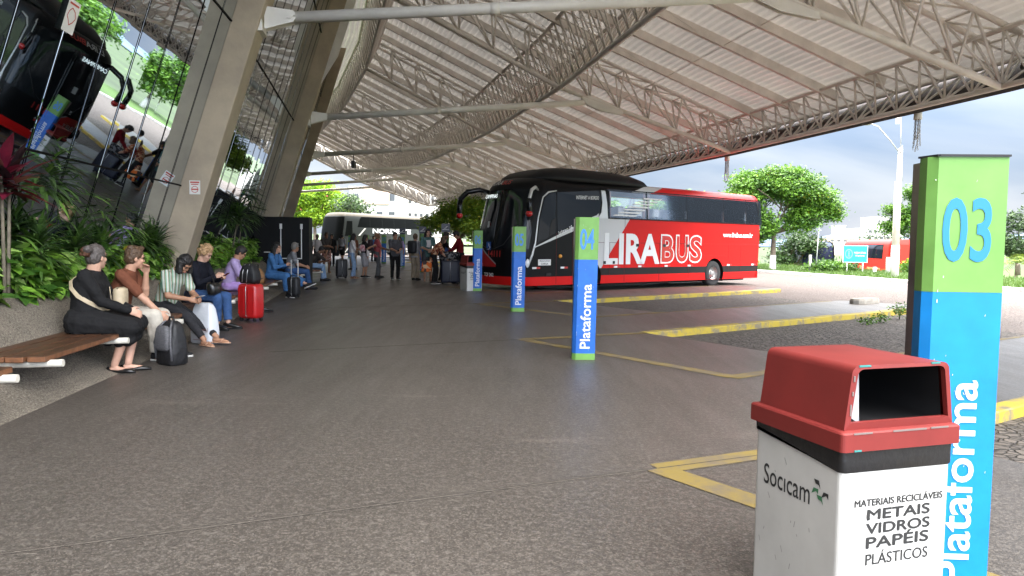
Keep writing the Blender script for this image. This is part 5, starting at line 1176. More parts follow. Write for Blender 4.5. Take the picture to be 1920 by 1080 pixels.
block('white apartment building with a pink wall panel left of the far canopy tip', 655, 745, 150, 352, 3, 4, dep=14)
block('long cream apartment building directly behind the far canopy tip', 742, 815, 165, 358, 3, 7)
block('pale pink apartment block behind the flowering tree', 800, 850, 180, 372, 4, 5, M_wallp)
block('long low white wall building behind the crowd', 800, 845, 95, 442, 0, 1, name='boundary_building', dep=3)
mb = MB(); mb.box((-27.5, 149.7, 10.4), (5.2, .3, 3.6)); tag(mb.build('pink_shutter', M_wallp), 'large pink shutter on the white apartment building', 'shutter')
block('white tower block on the hill, stepped, right of the blue hill', 1622, 1690, 420, 428, 3, 6, dep=30)
block('tall top storey block of the white towers on the hill', 1640, 1662, 430, 407, 2, 3, dep=20)
block('right hand white tower block partly behind the lamp post', 1664, 1690, 440, 417, 3, 3, dep=20)
block('slim white tower standing alone left of the blue sign', 1571, 1582, 380, 423, 0, 1, dep=10, name='water_tower')
block('small white house beside the towers on the hill', 1604, 1622, 400, 440, 1, 2, dep=10, name='house')
block('low pale house roofs beyond the navy coach', 1540, 1600, 300, 447, 1, 5, M_wallp, dep=10, name='house')
# hills
def hill(label, pts, d, col, name='hills'):
    mb = MB(); n = len(pts); top, bot = [], []
    xs = np.linspace(0, n-1, n*8); rows = [[], [], []]
    for t in xs:
        i = min(int(t), n-2); f = t-i; px = pts[i][0]*(1-f)+pts[i+1][0]*f; py = pts[i][1]*(1-f)+pts[i+1][1]*f
        x = (px-960)/1387*d; z = 1.45+(453+.013*(px-960)-py)/1387*d+mnoise.noise(V((t*2.3, 1, d)))*d*.0012
        rows[0].append(V((x*.8, d*.8, -1))); rows[1].append(V((x, d, z))); rows[2].append(V((x*1.3, d*1.3, -1)))
    mb.loft(rows, closed=False, caps=False)
    return tag(mb.build(name, mat('hill_forest_haze', col, .95, var=(.01, .35), coord='World'), recenter=False), kind='structure')
hill('', [(1300, 452), (1420, 448), (1500, 450), (1545, 442), (1590, 437), (1650, 441), (1720, 446), (1850, 440), (2000, 436), (2300, 440)], 1500, (.085, .13, .19))  # farthest ridge: distance haze is put into its bluish colour
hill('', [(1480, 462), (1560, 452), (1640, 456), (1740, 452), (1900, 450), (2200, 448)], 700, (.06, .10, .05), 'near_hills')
hill('', [(300, 455), (500, 440), (700, 436), (900, 440), (1100, 452)], 600, (.08, .12, .06), 'left_hills')
# ================================================================== PEOPLE
def cloth(name, c, v=.2, bump=.35, sc=14): return mat(name, c, .85, var=(9, v), bump=(sc, bump, .03), spec=.2)
M_skin = {k: mat('skin_'+k, c, .5, var=(14, .08), spec=.35) for k, c in (('pale', (.62, .37, .27)), ('fair', (.56, .32, .22)), ('tan', (.42, .225, .14)), ('brown', (.24, .12, .07)), ('deep', (.13, .065, .04)))}
def hairmat(n, c, c2): return mat('hair_'+n, c, .45, var=(60, .5), col2=c2, bump=(70, .7, .01), spec=.4)
M_hair = {'grey': hairmat('grey_brown', (.13, .11, .10), (.05, .042, .04)), 'bun': hairmat('bun_auburn', (.17, .075, .045), (.06, .03, .02)), 'brown': hairmat('brown', (.13, .075, .042), (.05, .03, .018)), 'black': hairmat('black', (.022, .018, .017), (.008, .007, .007)), 'blonde': hairmat('blonde', (.55, .36, .19), (.30, .17, .08)), 'silver': hairmat('silver', (.30, .28, .26), (.16, .15, .14))}
def stripe_mat():
    m = cloth('striped_cloth', (.3, .5, .4)); t, b = nodes(m); tcn = t.nodes.new('ShaderNodeTexCoord'); sx = t.nodes.new('ShaderNodeSeparateXYZ'); t.links.new(tcn.outputs['Object'], sx.inputs[0])
    f = math_node(t, 'FRACT', math_node(t, 'MULTIPLY', math_node(t, 'ADD', sx.outputs[1], math_node(t, 'MULTIPLY', sx.outputs[0], .75)), 17))
    c = mixc(t, math_node(t, 'GREATER_THAN', f, .38), (.18, .36, .27), (.60, .62, .54)); c = mixc(t, math_node(t, 'GREATER_THAN', f, .86), c, (.05, .06, .06)); c = mixc(t, math_node(t, 'LESS_THAN', f, .08), c, (.55, .38, .14))
    t.links.new(c, b.inputs['Base Color']); return m
def print_mat(name, cols, sc):
    m = cloth(name, cols[0]); t, b = nodes(m); tcn = t.nodes.new('ShaderNodeTexCoord'); v = t.nodes.new('ShaderNodeTexVoronoi'); v.inputs['Scale'].default_value = sc; t.links.new(tcn.outputs['Object'], v.inputs['Vector'])
    r = t.nodes.new('ShaderNodeValToRGB'); r.color_ramp.interpolation = 'CONSTANT'; se = t.nodes.new('ShaderNodeSeparateColor'); t.links.new(v.outputs['Color'], se.inputs[0]); t.links.new(se.outputs[0], r.inputs[0])
    r.color_ramp.elements[0].color = (*cols[0], 1); r.color_ramp.elements[1].position = .35; r.color_ramp.elements[1].color = (*cols[1], 1); e = r.color_ramp.elements.new(.65); e.color = (*cols[2], 1); t.links.new(r.outputs[0], b.inputs['Base Color']); return m
CL = {'black': cloth('black_cloth', (.014, .014, .015)), 'charcoal': cloth('charcoal_cloth', (.03, .03, .034)), 'navy': cloth('navy_knit', (.010, .011, .018)), 'brown': cloth('rust_cloth', (.17, .062, .035)), 'cream': cloth('cream_cotton', (.55, .51, .44)), 'stripe': stripe_mat(), 'jeans': cloth('denim_blue', (.045, .10, .24), .35, .3, 22), 'denim': cloth('denim_bright', (.06, .17, .38), .3, .35, 16), 'lightjeans': cloth('denim_pale', (.27, .40, .60), .25), 'lilac': cloth('lilac_cotton', (.46, .36, .62)), 'lilac2': cloth('lilac_bright', (.52, .34, .74)), 'grey': cloth('grey_jersey', (.23, .24, .26)), 'greyt': cloth('slate_jersey', (.085, .085, .095)), 'olive': cloth('dark_taupe_cloth', (.06, .052, .047)), 'pink': cloth('coral_cotton', (.46, .10, .11)), 'greypants': cloth('grey_trousers', (.10, .105, .11)), 'teal': cloth('teal_cotton', (.085, .17, .17)), 'floral': print_mat('orange_floral_cloth', ((.42, .12, .05), (.16, .035, .03), (.55, .33, .2)), 26), 'red': cloth('dark_red_shirt', (.22, .012, .018)), 'white': cloth('white_cotton', (.68, .66, .66)), 'greyl': cloth('pale_grey_cloth', (.33, .33, .35)), 'beige': cloth('beige_cloth', (.36, .29, .21)), 'patt': print_mat('pink_print_cloth', ((.42, .2, .17), (.14, .07, .06), (.5, .35, .3)), 22), 'shorts': cloth('slate_shorts', (.07, .075, .085))}
M_leather = mat('black_leather', (.012, .012, .012), .3, coat=.3); M_sole = mat('white_rubber', (.70, .69, .66), .6); M_sandal = mat('pale_sandal', (.55, .33, .22), .5); M_sneak = mat('black_canvas', (.015, .015, .017), .7, bump=(40, .3, .01))
M_eye = mat('eye_dark', (.012, .008, .006), .15); M_lip = mat('lip', (.36, .12, .10), .45); M_band = mat('hair_tie', (.3, .05, .03), .6)
def ik(a, b, l1, l2, pole):
    a, b = V(a), V(b); d = b-a; L_ = min(d.length, (l1+l2)*.999); d = d.normalized(); b = a+d*L_; x = (l1*l1-l2*l2+L_*L_)/(2*L_); h = math.sqrt(max(0, l1*l1-x*x))
    p = V(pole); p = (p-d*p.dot(d)).normalized(); return a+d*x+p*h, b
def person(label, loc, yaw, k=1.0, sit=True, g=1.0, lean=(.1, .2), head=(0, 0, 0), hands=((.36, -.1, .64), (.36, .1, .64)), feet=((.44, -.1, .09), (.44, .1, .09)), top='black', sleeve=.55, hem=-.1, topflare=1.0, bottom='trousers', bmat='jeans', legr=(.095, .07, .06), leglen=1.0,
           skin='fair', hair='short', hcol='black', shoe='sneaker', vox=.011, seat=.53, group=None, fdir=None, turn=0, elbow=(-.25, .5, -1), stoop=0, neckopen=True, face=True):
    r = thing('person', label, 'person', tuple(loc), yaw, group); sk = M_skin[skin]
    hz = seat if sit else .93*k-stoop; Pv = V((0, 0, hz)); l1, l2 = lean
    def spn(d):
        d *= k
        if d <= .25*k: return Pv+V((math.sin(l1), 0, math.cos(l1)))*d
        return Pv+V((math.sin(l1), 0, math.cos(l1)))*.25*k+V((math.sin(l2), 0, math.cos(l2)))*(d-.25*k)
    Rt = RZ(turn); nb = spn(.50); hp_, hy, l3 = head[0], head[1], (l2*.6+head[0]*.5)
    hc = nb+V((math.sin(l3)*.132+.014, 0, math.cos(l3)*.132))*k
    RH = (Matrix.Rotation(hy, 3, 'Z') @ Matrix.Rotation(hp_, 3, 'Y')); HK = k*1.0
    H = lambda x, y, z: hc+RH @ V((x, y, z))*HK
    MH = RH
    S = [spn(.445)+Rt @ V((-.01, s*.168*k*(.9+.1*g), 0)) for s in (-1, 1)]
    b = MB(); e = lambda c, rr, R=None: b.ell(c, tuple(q*k for q in rr), R, 12, 9)
    # head: skull, jaw, brow, nose, chin, ears
    e(H(-.012, 0, .022), (.092, .074, .096), MH); e(H(.02, 0, -.035), (.066, .056, .075), MH); e(H(.058, 0, -.088), (.028, .028, .024), MH); e(H(.055, 0, .035), (.036, .055, .03), MH)
    b.cap(H(.080, 0, .018), H(.096, 0, -.020), .008*k, .011*k, 8); e(H(.090, 0, -.025), (.010, .016, .009), MH); e(H(.078, 0, -.06), (.018, .026, .016), MH)
    for s in (-1, 1): e(H(-.005, s*.076, -.008), (.02, .010, .032), MH); e(H(.055, s*.035, -.022), (.03, .022, .024), MH)
    b.cap(spn(.46), H(-.022, 0, -.055), .064*k*(.7+.3*g), .055*k*(.7+.3*g))
    # trunk
    for d, wy, wx in ((-.02, .135, .10), (.1, .125, .09), (.22, .125, .095), (.33, .135, .095), (.41, .13, .08)):
        b.ell(spn(d), (wx*k*g*.86, wy*k*g*.9, .095*k), Matrix.Rotation(l1 if d < .25 else l2, 3, 'Y'), 12, 8)
    b.cap(S[0], S[1], .046*k, .046*k)
    topm = MB(); arms = []
    for i, s in enumerate((-1, 1)):
        hnd = V(hands[i]); el, w = ik(S[i], hnd, .285*k, .255*k, V((elbow[0], elbow[1]*s, elbow[2]))); arms.append((S[i], el, w)); ga = .75+.25*g
        b.cap(S[i], el, .044*k*ga, .041*k*ga); b.cap(el, w, .042*k*ga, .028*k); m_ = el.lerp(w, .3); b.ell(m_, .043*k*ga)
        hd = (w-el).normalized(); inw = V((0, -s, -.35)); pn = (inw-hd*inw.dot(hd)).normalized(); sd = hd.cross(pn)     # palm normal, side axis
        R = Matrix((hd, sd, pn)).transposed(); b.ell(w+hd*.045*k, (.052*k, .040*k, .017*k), R)
        for f in range(4):
            o = (f-1.5)*.0195; base = w+(hd*.083+sd*o)*k; ln = (.036, .042, .04, .031)[f]*k; c1, c2 = .45+.06*f, 1.15+.05*f
            q1 = base+(hd*math.cos(c1)+pn*math.sin(c1)+sd*o*1.2)*ln; q2 = q1+(hd*math.cos(c2)+pn*math.sin(c2))*ln*.95
            b.cap(base-hd*.01*k, q1, .0095*k, .009*k, 8); b.cap(q1, q2, .009*k, .0075*k, 8)
        ts = 1 if sd.dot(V((0, 0, 1))) > 0 else -1; tb = w+(hd*.022+sd*ts*.03)*k; t1 = tb+(hd*.032+sd*ts*.026+pn*.012)*k; t2 = t1+(hd*.03+pn*.018)*k
        b.cap(tb, t1, .012*k, .0105*k, 8); b.cap(t1, t2, .0105*k, .008*k, 8)
    legs = []
    for i, s in enumerate((-1, 1)):
        hp = Pv+V((.0, s*.088*k*(.6+.4*g), -.01)); kn, an = ik(hp, V(feet[i]), .43*k, .41*k, V((1, s*.12, .55 if sit else .1))); legs.append((hp, kn, an)); gl = .7+.3*g
        b.cap(hp, kn, (.075 if bottom != 'skirt' else .082)*k*gl, .050*k*gl); b.cap(kn, an, .052*k*gl, .036*k); b.ell(kn.lerp(an, .3)+V((-.012, 0, 0)), (.052*k*gl, .05*k*gl, .10*k), ((an-kn).to_track_quat('Z', 'Y').to_matrix()))
        fd = V(fdir[i]).normalized() if fdir else V((1, s*.18, 0)).normalized(); up = V((0, 0, 1)); up = (up-fd*up.dot(fd)).normalized()
        b.cap(an-fd*.025*k-up*.045*k, an+fd*.10*k-up*.055*k, .030*k, .026*k); b.cap(an+fd*.10*k-up*.055*k, an+fd*.165*k-up*.062*k, .027*k, .018*k); legs[-1] += (fd, up)
    blob(b, 'body', sk, r, vox*.85, 3, .45)
    # top
    tm = CL[top]
    tab = [(hem, .165*topflare, .118*topflare), (max(hem+.03, -.02), .162*(topflare+1)/2, .118), (.08, .150, .112), (.2, .148, .112), (.3, .160, .118), (.38, .165, .108), (.43, .150, .088), (.475, .112, .076), (.505, .070, .064)]
    if hem > .0: tab = [(hem, .152, .113)]+[q for q in tab if q[0] > hem+.03]
    rings = []
    for d, wy, wx in tab:
        tl = l1 if d < .25 else l2; c = spn(d); Rr = Rt @ Matrix.Rotation(tl, 3, 'Y'); gg = g if d < .4 else (1+g)/2
        belly = .02*(g-1)*3 if -.05 < d < .3 else 0
        rings.append([c+Rr @ V((wx*k*gg*math.cos(a)+belly, wy*k*gg*math.sin(a), 0)) for a in np.linspace(0, 2*math.pi, 20, endpoint=False)])
    topm.loft(rings)
    for (s_, el, w) in arms:
        topm.cap(s_, s_.lerp(el, min(1, sleeve/.5)), .067*k*(.8+.2*g), (.058 if sleeve < .5 else .05)*k*(.8+.2*g))
        if sleeve > .5: topm.cap(el, el.lerp(w, (sleeve-.5)/.5), .05*k*(.8+.2*g), .038*k*(.85+.15*g))
    blob(topm, 'top', tm, r, vox, 3, .4, (FOLD, .016))
    # lower clothes
    bm_ = CL[bmat]; lo = MB()
    if bottom in ('trousers', 'shorts'):
        lo.ell(Pv+V((-.01, 0, .0)), (.125*k*g, .165*k*g, .10*k)); lo.ell(spn(.06), (.112*k*g, .150*k*g, .07*k))
        for hp, kn, an, fd, up in legs:
            lo.cap(hp, kn if leglen >= .5 else hp.lerp(kn, leglen/.5), legr[0]*k*(.7+.3*g), legr[1]*k*(1 if leglen >= .5 else 1.18))
            if leglen > .5: q = kn.lerp(an, (leglen-.5)/.5); lo.tube([kn, kn.lerp(q, .5), q], [legr[1]*k, (legr[1]*.55+legr[2]*.45)*k, legr[2]*k], 12)
            lo.ell(kn, legr[1]*k*1.0) if leglen >= .5 else None
    elif bottom == 'skirt' and sit:
        lo.ell(Pv+V((.02, 0, 0)), (.13*k*g, .165*k*g, .10*k)); (h0, k0, a0, _, _), (h1, k1, a1, _, _) = legs
        for t in (0, .33, .66, 1): p = h0.lerp(h1, t); q = k0.lerp(k1, t)+V((.03, 0, .0)); lo.cap(p, q, .115*k*g, .098*k)
        for t in (.3, .55, .8, 1.02):
            for h_, k_ in ((h0, k0), (h1, k1)): p = h_.lerp(k_, t); lo.cap(p+V((0, 0, -.02)), p+V((.01, 0, -.17 if t < .95 else -.13)), .085*k, .055*k)
        for t in (.5, .8, 1.0): lo.cap(h0.lerp(k0, t)+V((0, 0, -.14)), h1.lerp(k1, t)+V((0, 0, -.14)), .062*k, .062*k); lo.cap(h0.lerp(k0, t)+V((0, 0, -.06)), h1.lerp(k1, t)+V((0, 0, -.06)), .075*k, .075*k)
    elif bottom == 'skirt':
        rings = [[Pv+V((wx*k*math.cos(a)*(1+.05*math.sin(6*a)*f), wy*k*math.sin(a)*(1+.05*math.cos(5*a)*f), z*k)) for a in np.linspace(0, 2*math.pi, 26, endpoint=False)] for z, wy, wx, f in ((.13, .13, .10, 0), (.0, .18, .14, .4), (-.25, .24, .19, 1), (-.45, .28, .23, 1))]; lo.loft(rings)
    blob(lo, 'lower_clothes', bm_, r, vox, 3, .4, (FOLD, .017))
    # shoes
    for hp, kn, an, fd, up in legs:
        sd = up.cross(fd); o = an-up*.085*k
        def ringat(x, w, h, z0=0): return [o+fd*x*k+sd*w*k*math.cos(a)*1.0+up*k*(z0+(h-z0)*(.5+.5*math.sin(a))) for a in np.linspace(0, 2*math.pi, 12, endpoint=False)]
        if shoe == 'none': continue
        if shoe == 'sandal':
            mb = MB(); mb.loft([ringat(x, w, .016, -.002) for x, w in ((-.075, .02), (-.06, .034), (.02, .034), (.11, .044), (.17, .038), (.2, .015))]); sh = mb.build('shoe', M_sandal, r)
            mb = MB(); mb.tube([o+fd*.09*k+sd*.048*k+up*.02*k, o+fd*.10*k+up*.062*k, o+fd*.09*k-sd*.048*k+up*.02*k], .007, 6); mb.build('strap', M_sandal, sh); continue
        if shoe == 'flat':
            mb = MB(); mb.loft([ringat(x, w, h) for x, w, h in ((-.078, .018, .06), (-.06, .034, .066), (-.02, .036, .04), (.05, .040, .036), (.12, .046, .05), (.18, .034, .04), (.212, .01, .025))]); mb.build('shoe', M_leather, r); continue
        mb = MB(); z0 = .018; mb.loft([ringat(x, w, h, z0) for x, w, h in ((-.08, .02, .08), (-.065, .038, .10), (-.01, .042, .115), (.04, .042, .10), (.10, .047, .078), (.16, .043, .06), (.2, .02, .045))]); sh = mb.build('shoe', M_leather if shoe == 'leather' else M_sneak, r)
        mb = MB(); mb.loft([ringat(x, w, .026, 0) for x, w in ((-.088, .02), (-.072, .041), (0, .043), (.10, .050), (.165, .045), (.207, .02))]); mb.build('sole', M_sneak if shoe in ('leather', 'dark') else M_sole, sh)
    # hair
    hm = MB(); he = lambda c, rr: hm.ell(H(*c), tuple(q*k for q in rr), MH, 12, 9); hmats = M_hair[hcol]
    if hair != 'bald':
        he((-.016, 0, .044), (.096, .084, .096)); he((-.042, 0, .0), (.070, .080, .080))
        for s in (-1, 1): he((-.02, s*.055, .03), (.055, .03, .06))
    if hair == 'short': he((.025, 0, .098), (.055, .06, .026))
    if hair == 'quiff': 
        for i in range(9): he((.05-.014*i, .03*math.sin(i*2.1), .105+.012*math.cos(i*1.7)), (.032, .03, .026))
    if hair == 'curly':
        rg = np.random.default_rng(4)
        for i in range(70):
            v = rg.normal(size=3); v /= np.linalg.norm(v); 
            if v[0] > .55 and v[2] < .5 or v[2] < -.55: continue
            he((-.022+.10*v[0], .088*v[1], .035+.10*v[2]), (.024, .024, .022))
    if hair in ('bun', 'bun2'): 
        for i in range(6): he((.02-.03*i, .045*math.cos(i*2), .075+.01*math.sin(i*3)), (.05, .035, .04))
    if hair in ('long', 'dread', 'mid'):
        ln = {'long': .40, 'dread': .48, 'mid': .17}[hair]; back = RH @ V((-1, 0, 0)); back.z = 0
        for j, (x, y) in enumerate(((-.07, -.05), (-.085, 0), (-.07, .05), (-.035, -.074), (-.035, .074), (.0, -.078), (.0, .078))):
            p = H(x, y, .03); sw = V((0, y*.5, 0)); m_ = p+V((0, 0, -.14*k))+back*.03; l_ = ln*(1 if j < 5 else .8)
            hm.tube([p, m_+sw*.3, p+V((0, 0, -l_*k))+back*.035+sw*.5+(V((math.sin(l2), 0, 0))*-.12 if hair == 'long' else V((0, 0, 0)))], [.034*k, .036*k, .02*k], 8)
    if hair == 'pony':
        p = H(-.10, 0, .02); hm.tube([p, p+RH @ V((-.05, 0, -.06)), p+RH @ V((-.05, 0, -.0))+V((0, 0, -.24))], [.03, .034, .012], 8)
    if hair != 'bald': ho = blob(hm, 'hair', hmats, r, .008, 1, .4, (STRAND, .016))
    if hair == 'bun':
        mb = MB(); rg = np.random.default_rng(8)
        for i in range(16): v = rg.normal(size=3); v /= np.linalg.norm(v); mb.ell(H(-.125+.034*v[0], -.0+.036*v[1], .055+.038*v[2]), .022*k)
        blob(mb, 'hair_bun', M_hair['bun'], r, .008, 1, .4, (STRAND, .016))
    if face:
        for s in (-1, 1):
            mb = MB(); mb.ell(H(.0815, s*.031, .008), (.0075*k, .0135*k, .007*k), MH, 8, 6); ey = mb.build('eye', M_eye, r)
            mb = MB(); mb.ell(H(.087, s*.032, .030), (.007*k, .019*k, .0045*k), MH, 8, 6); mb.build('eyebrow', M_hair[hcol] if hcol != 'blonde' else M_hair['brown'], ey)
        mb = MB(); mb.ell(H(.0925, 0, -.062), (.0085*k, .023*k, .0075*k), MH, 10, 6); mb.build('mouth', M_lip, r)
    r_ = dict(root=r, hc=hc, S=S, arms=arms, legs=legs, spn=spn, H=H, k=k, R=Matrix.Rotation(yaw, 4, 'Z'), loc=V(loc))
    r_['W'] = lambda p: V(loc)+RZ(yaw) @ V(p)
    return r_
def seatp(s, r=174.15, off=0): return PS(r, s, 0), s/RP+off
SG, QG = 'people seated along the planter wall', 'people standing in the queue'
p, yw = seatp(23.55, 174.16, .05)
W1 = person('woman in a black dress and cardigan with a cream shoulder bag, hair in a bun', p, yw, 1.06, g=1.4, lean=(.10, .24), head=(.0, 1.05, 0), hands=((.46, -.10, .67), (.44, .06, .66)), feet=((.30, -.07, .09), (.40, .05, .09)), top='black', sleeve=.98, hem=-.12, bottom='skirt', bmat='black', skin='pale', hair='bun', hcol='grey', shoe='flat', vox=.009, seat=.565, group=SG, elbow=(-.5, .35, -1))
p, yw = seatp(24.42, 174.16, .0)
M2 = person('young man in a rust T-shirt and cream trousers looking past the woman in black', p, yw, 1.07, lean=(.22, .38), head=(.12, .55, 0), hands=((.52, -.12, .56), (.34, -.02, 1.02)), feet=((.50, -.13, .09), (.58, .14, .09)), top='brown', sleeve=.42, hem=-.08, bmat='cream', legr=(.10, .085, .085), leglen=.97, skin='fair', hair='quiff', hcol='brown', shoe='sneaker', vox=.009, seat=.55, group=SG, elbow=(-.2, .4, -1))
p, yw = seatp(25.95, 174.25, -.5)
W3 = person('woman in a green striped blouse bending over a slip of paper', p, yw, 1.03, lean=(.28, .62), head=(.85, .0, 0), hands=((.46, -.06, .62), (.50, .08, .63)), feet=((.70, -.05, .09), (.80, .12, .09)), top='stripe', sleeve=.36, hem=-.05, bmat='charcoal', legr=(.088, .062, .046), leglen=.95, skin='tan', hair='mid', hcol='black', shoe='sandal', vox=.009, seat=.54, group=SG, g=1.04)
p, yw = seatp(27.6, 174.22, -.3)
W4 = person('woman with curly blonde hair and a long black cardigan reading her phone', p, yw, 1.05, lean=(.10, .30), head=(.55, .05, 0), hands=((.40, -.08, .84), (.42, .06, .82)), feet=((.42, -.1, .09), (.50, .1, .09)), top='navy', sleeve=.95, hem=-.15, topflare=1.3, bmat='jeans', legr=(.095, .075, .06), leglen=.93, skin='pale', hair='curly', hcol='blonde', shoe='leather', vox=.01, seat=.56, group=SG, g=1.12)
p, yw = seatp(30.2, 174.2, .15)
W5 = person('person in lilac shirt and trousers with short black hair, head bent', p, yw, 1.04, lean=(.18, .36), head=(.62, 0, 0), hands=((.46, -.12, .66), (.48, .08, .66)), feet=((.42, -.1, .09), (.60, .1, .09)), top='lilac', sleeve=.42, hem=-.08, bmat='lilac2', legr=(.09, .07, .062), leglen=.93, skin='tan', hair='short', hcol='black', shoe='leather', vox=.011, seat=.545, group=SG)
p, yw = seatp(34.5, 174.42, -.35)
W6 = person('woman with long black hair in a denim shirt and wide jeans, legs crossed', p, yw, 1.07, lean=(.12, .30), head=(.06, .05, 0), hands=((.42, -.05, .80), (.44, .08, .80)), feet=((.52, -.12, .09), (.86, .14, .33)), top='denim', sleeve=.95, hem=-.08, bmat='denim', legr=(.10, .095, .11), leglen=.9, skin='fair', hair='long', hcol='black', shoe='sneaker', vox=.011, seat=.56, group=SG, fdir=((1, -.2, 0), (1, .2, .45)))
p, yw = seatp(37.4, 174.62, .1)
M7 = person('grey haired man in a grey T-shirt seated behind the woman in denim', p, yw, 1.06, g=1.15, lean=(.08, .28), head=(.05, .5, 0), hands=((.42, -.14, .66), (.42, .1, .66)), feet=((.5, -.12, .09), (.55, .12, .09)), top='grey', sleeve=.4, hem=-.09, bmat='jeans', skin='tan', hair='short', hcol='silver', shoe='dark', vox=.013, seat=.55, group=SG)
p, yw = seatp(42.0, 174.95, .05)
M8 = person('person in a dark shirt and pale jeans resting the head on a hand', p, yw, 1.04, lean=(.45, .75), head=(.55, -.2, 0), hands=((.55, -.07, .98), (.5, .1, .68)), feet=((.42, -.1, .09), (.5, .1, .09)), top='olive', sleeve=.5, hem=-.08, bmat='lightjeans', skin='brown', hair='short', hcol='black', shoe='dark', vox=.013, seat=.55, group=SG)
def stand(label, x, y, yaw, **kw):
    a = dict(sit=False, lean=(.03, .06), hands=((.05, -.24, .82), (.05, .24, .82)), feet=((-.02, -.1, .09), (.06, .1, .09)), vox=.014, group=QG, face=True); a.update(kw); return person(label, (x, y, 0), yaw, **a)
Pk = stand('man in a coral T-shirt and grey trousers with a dark backpack, looking up', -5.15, 28.2, .25, k=1.03, g=1.12, lean=(-.02, .04), head=(-.3, .1, 0), hands=((.36, -.10, 1.08), (.38, .08, 1.08)), top='pink', sleeve=.42, hem=-.16, bmat='greypants', skin='brown', hair='bald', shoe='dark', elbow=(-.6, .3, -1))
Gw = stand('woman in a slate polo shirt and black trousers facing the camera, holding a phone', -4.32, 27.2, -1.15, k=1.03, g=1.18, head=(.05, .15, 0), hands=((.28, -.02, 1.05), (.28, .06, 1.04)), top='greyt', sleeve=.42, hem=-.1, bmat='black', legr=(.105, .072, .055), skin='tan', hair='short', hcol='black', shoe='sneaker', elbow=(-.4, .8, -1))
Tm = stand('tall man with dreadlocks in a teal T-shirt and slate shorts', -3.02, 26.35, -1.25, k=1.10, head=(.0, .0, 0), hands=((.26, -.04, 1.12), (.27, .08, 1.1)), top='teal', sleeve=.42, hem=-.14, bottom='shorts', bmat='shorts', leglen=.46, legr=(.10, .085, .08), skin='fair', hair='dread', hcol='black', shoe='sandal', elbow=(-.3, .8, -1))
Bm = stand('person in beige trousers carrying a black backpack, seen from behind', -3.52, 26.75, 1.25, k=1.0, top='greyl', sleeve=.42, bmat='beige', legr=(.09, .075, .075), skin='fair', hair='short', hcol='brown', shoe='dark', face=False)
Ow = stand('woman in an orange floral blouse and dark trousers bending over the luggage', -2.62, 24.7, .12, k=1.0, lean=(.30, .62), head=(.62, 0, 0), hands=((.42, -.1, .88), (.45, .1, .86)), top='floral', sleeve=.48, hem=-.2, bmat='black', legr=(.10, .08, .07), skin='fair', hair='mid', hcol='brown', shoe='sneaker')
Bk = stand('dark haired man in a black T-shirt leaning over the big suitcase', -2.62, 27.2, .15, k=1.06, lean=(.12, .3), head=(.35, .1, 0), hands=((.45, -.1, 1.0), (.45, .1, 1.0)), top='black', sleeve=.42, bmat='charcoal', skin='tan', hair='short', hcol='black', shoe='dark')
Rm = stand('man in a dark red shirt with his head down reading tickets beside the bin', -1.78, 25.3, math.pi-.05, k=1.07, lean=(.02, .22), head=(.65, 0, 0), hands=((.40, -.06, 1.05), (.42, .08, 1.05)), top='red', sleeve=.95, hem=-.09, bmat='black', skin='tan', hair='short', hcol='black', shoe='leather', elbow=(-.6, .3, -1))
Ww = stand('woman with long black hair, white shirt and pale jeans, holding a pink bundle', -5.95, 27.5, .2, k=.99, head=(.25, .1, 0), hands=((.32, -.08, 1.08), (.33, .1, 1.08)), top='white', sleeve=.5, hem=-.1, bmat='lightjeans', legr=(.088, .062, .05), skin='brown', hair='long', hcol='black', shoe='sandal')
Gs = stand('person in a dark top, grey shorts and black knee socks beside the white shirt', -5.62, 27.95, .05, k=.97, lean=(.05, .12), head=(.1, .2, 0), hands=((.38, -.15, 1.22), (.40, .05, 1.2)), top='black', sleeve=.4, bottom='shorts', bmat='greyl', leglen=.46, legr=(.10, .09, .09), skin='tan', hair='mid', hcol='black', shoe='sneaker')
Dw = stand('woman in a white summer dress standing far back in the queue', -8.65, 43.6, -.9, k=1.0, top='white', sleeve=.08, hem=.1, bottom='skirt', bmat='white', skin='tan', hair='long', hcol='black', shoe='sandal')
Gm = stand('man in a pale grey shirt and black shorts walking away with a bag', -10.5, 45.6, 1.3, k=1.04, top='greyl', sleeve=.45, hem=-.14, bottom='shorts', bmat='black', leglen=.46, legr=(.1, .09, .09), skin='tan', hair='short', hcol='black', shoe='dark', face=False, feet=((-.15, -.1, .1), (.22, .1, .09)))
Dt = stand('person in a dark T-shirt and printed shorts with arms folded near the kiosk', -8.1, 32.2, -1.1, k=1.03, g=1.1, hands=((.24, .12, 1.12), (.24, -.12, 1.14)), top='olive', sleeve=.42, hem=-.14, bottom='shorts', bmat='patt', leglen=.47, legr=(.10, .09, .09), skin='brown', hair='short', hcol='brown', shoe='sandal', elbow=(.1, .8, -.8))
Fa = stand('person in black standing in the shade by the far coach door', -9.7, 39.8, -1.6, k=1.03, top='black', sleeve=.5, bmat='black', skin='brown', hair='short', hcol='black', shoe='dark')
Fb = stand('person in a white shirt half hidden behind the dark T-shirt', -9.75, 37.0, -1.3, k=1.0, top='white', sleeve=.45, bmat='charcoal', skin='deep', hair='short', hcol='black', shoe='dark')

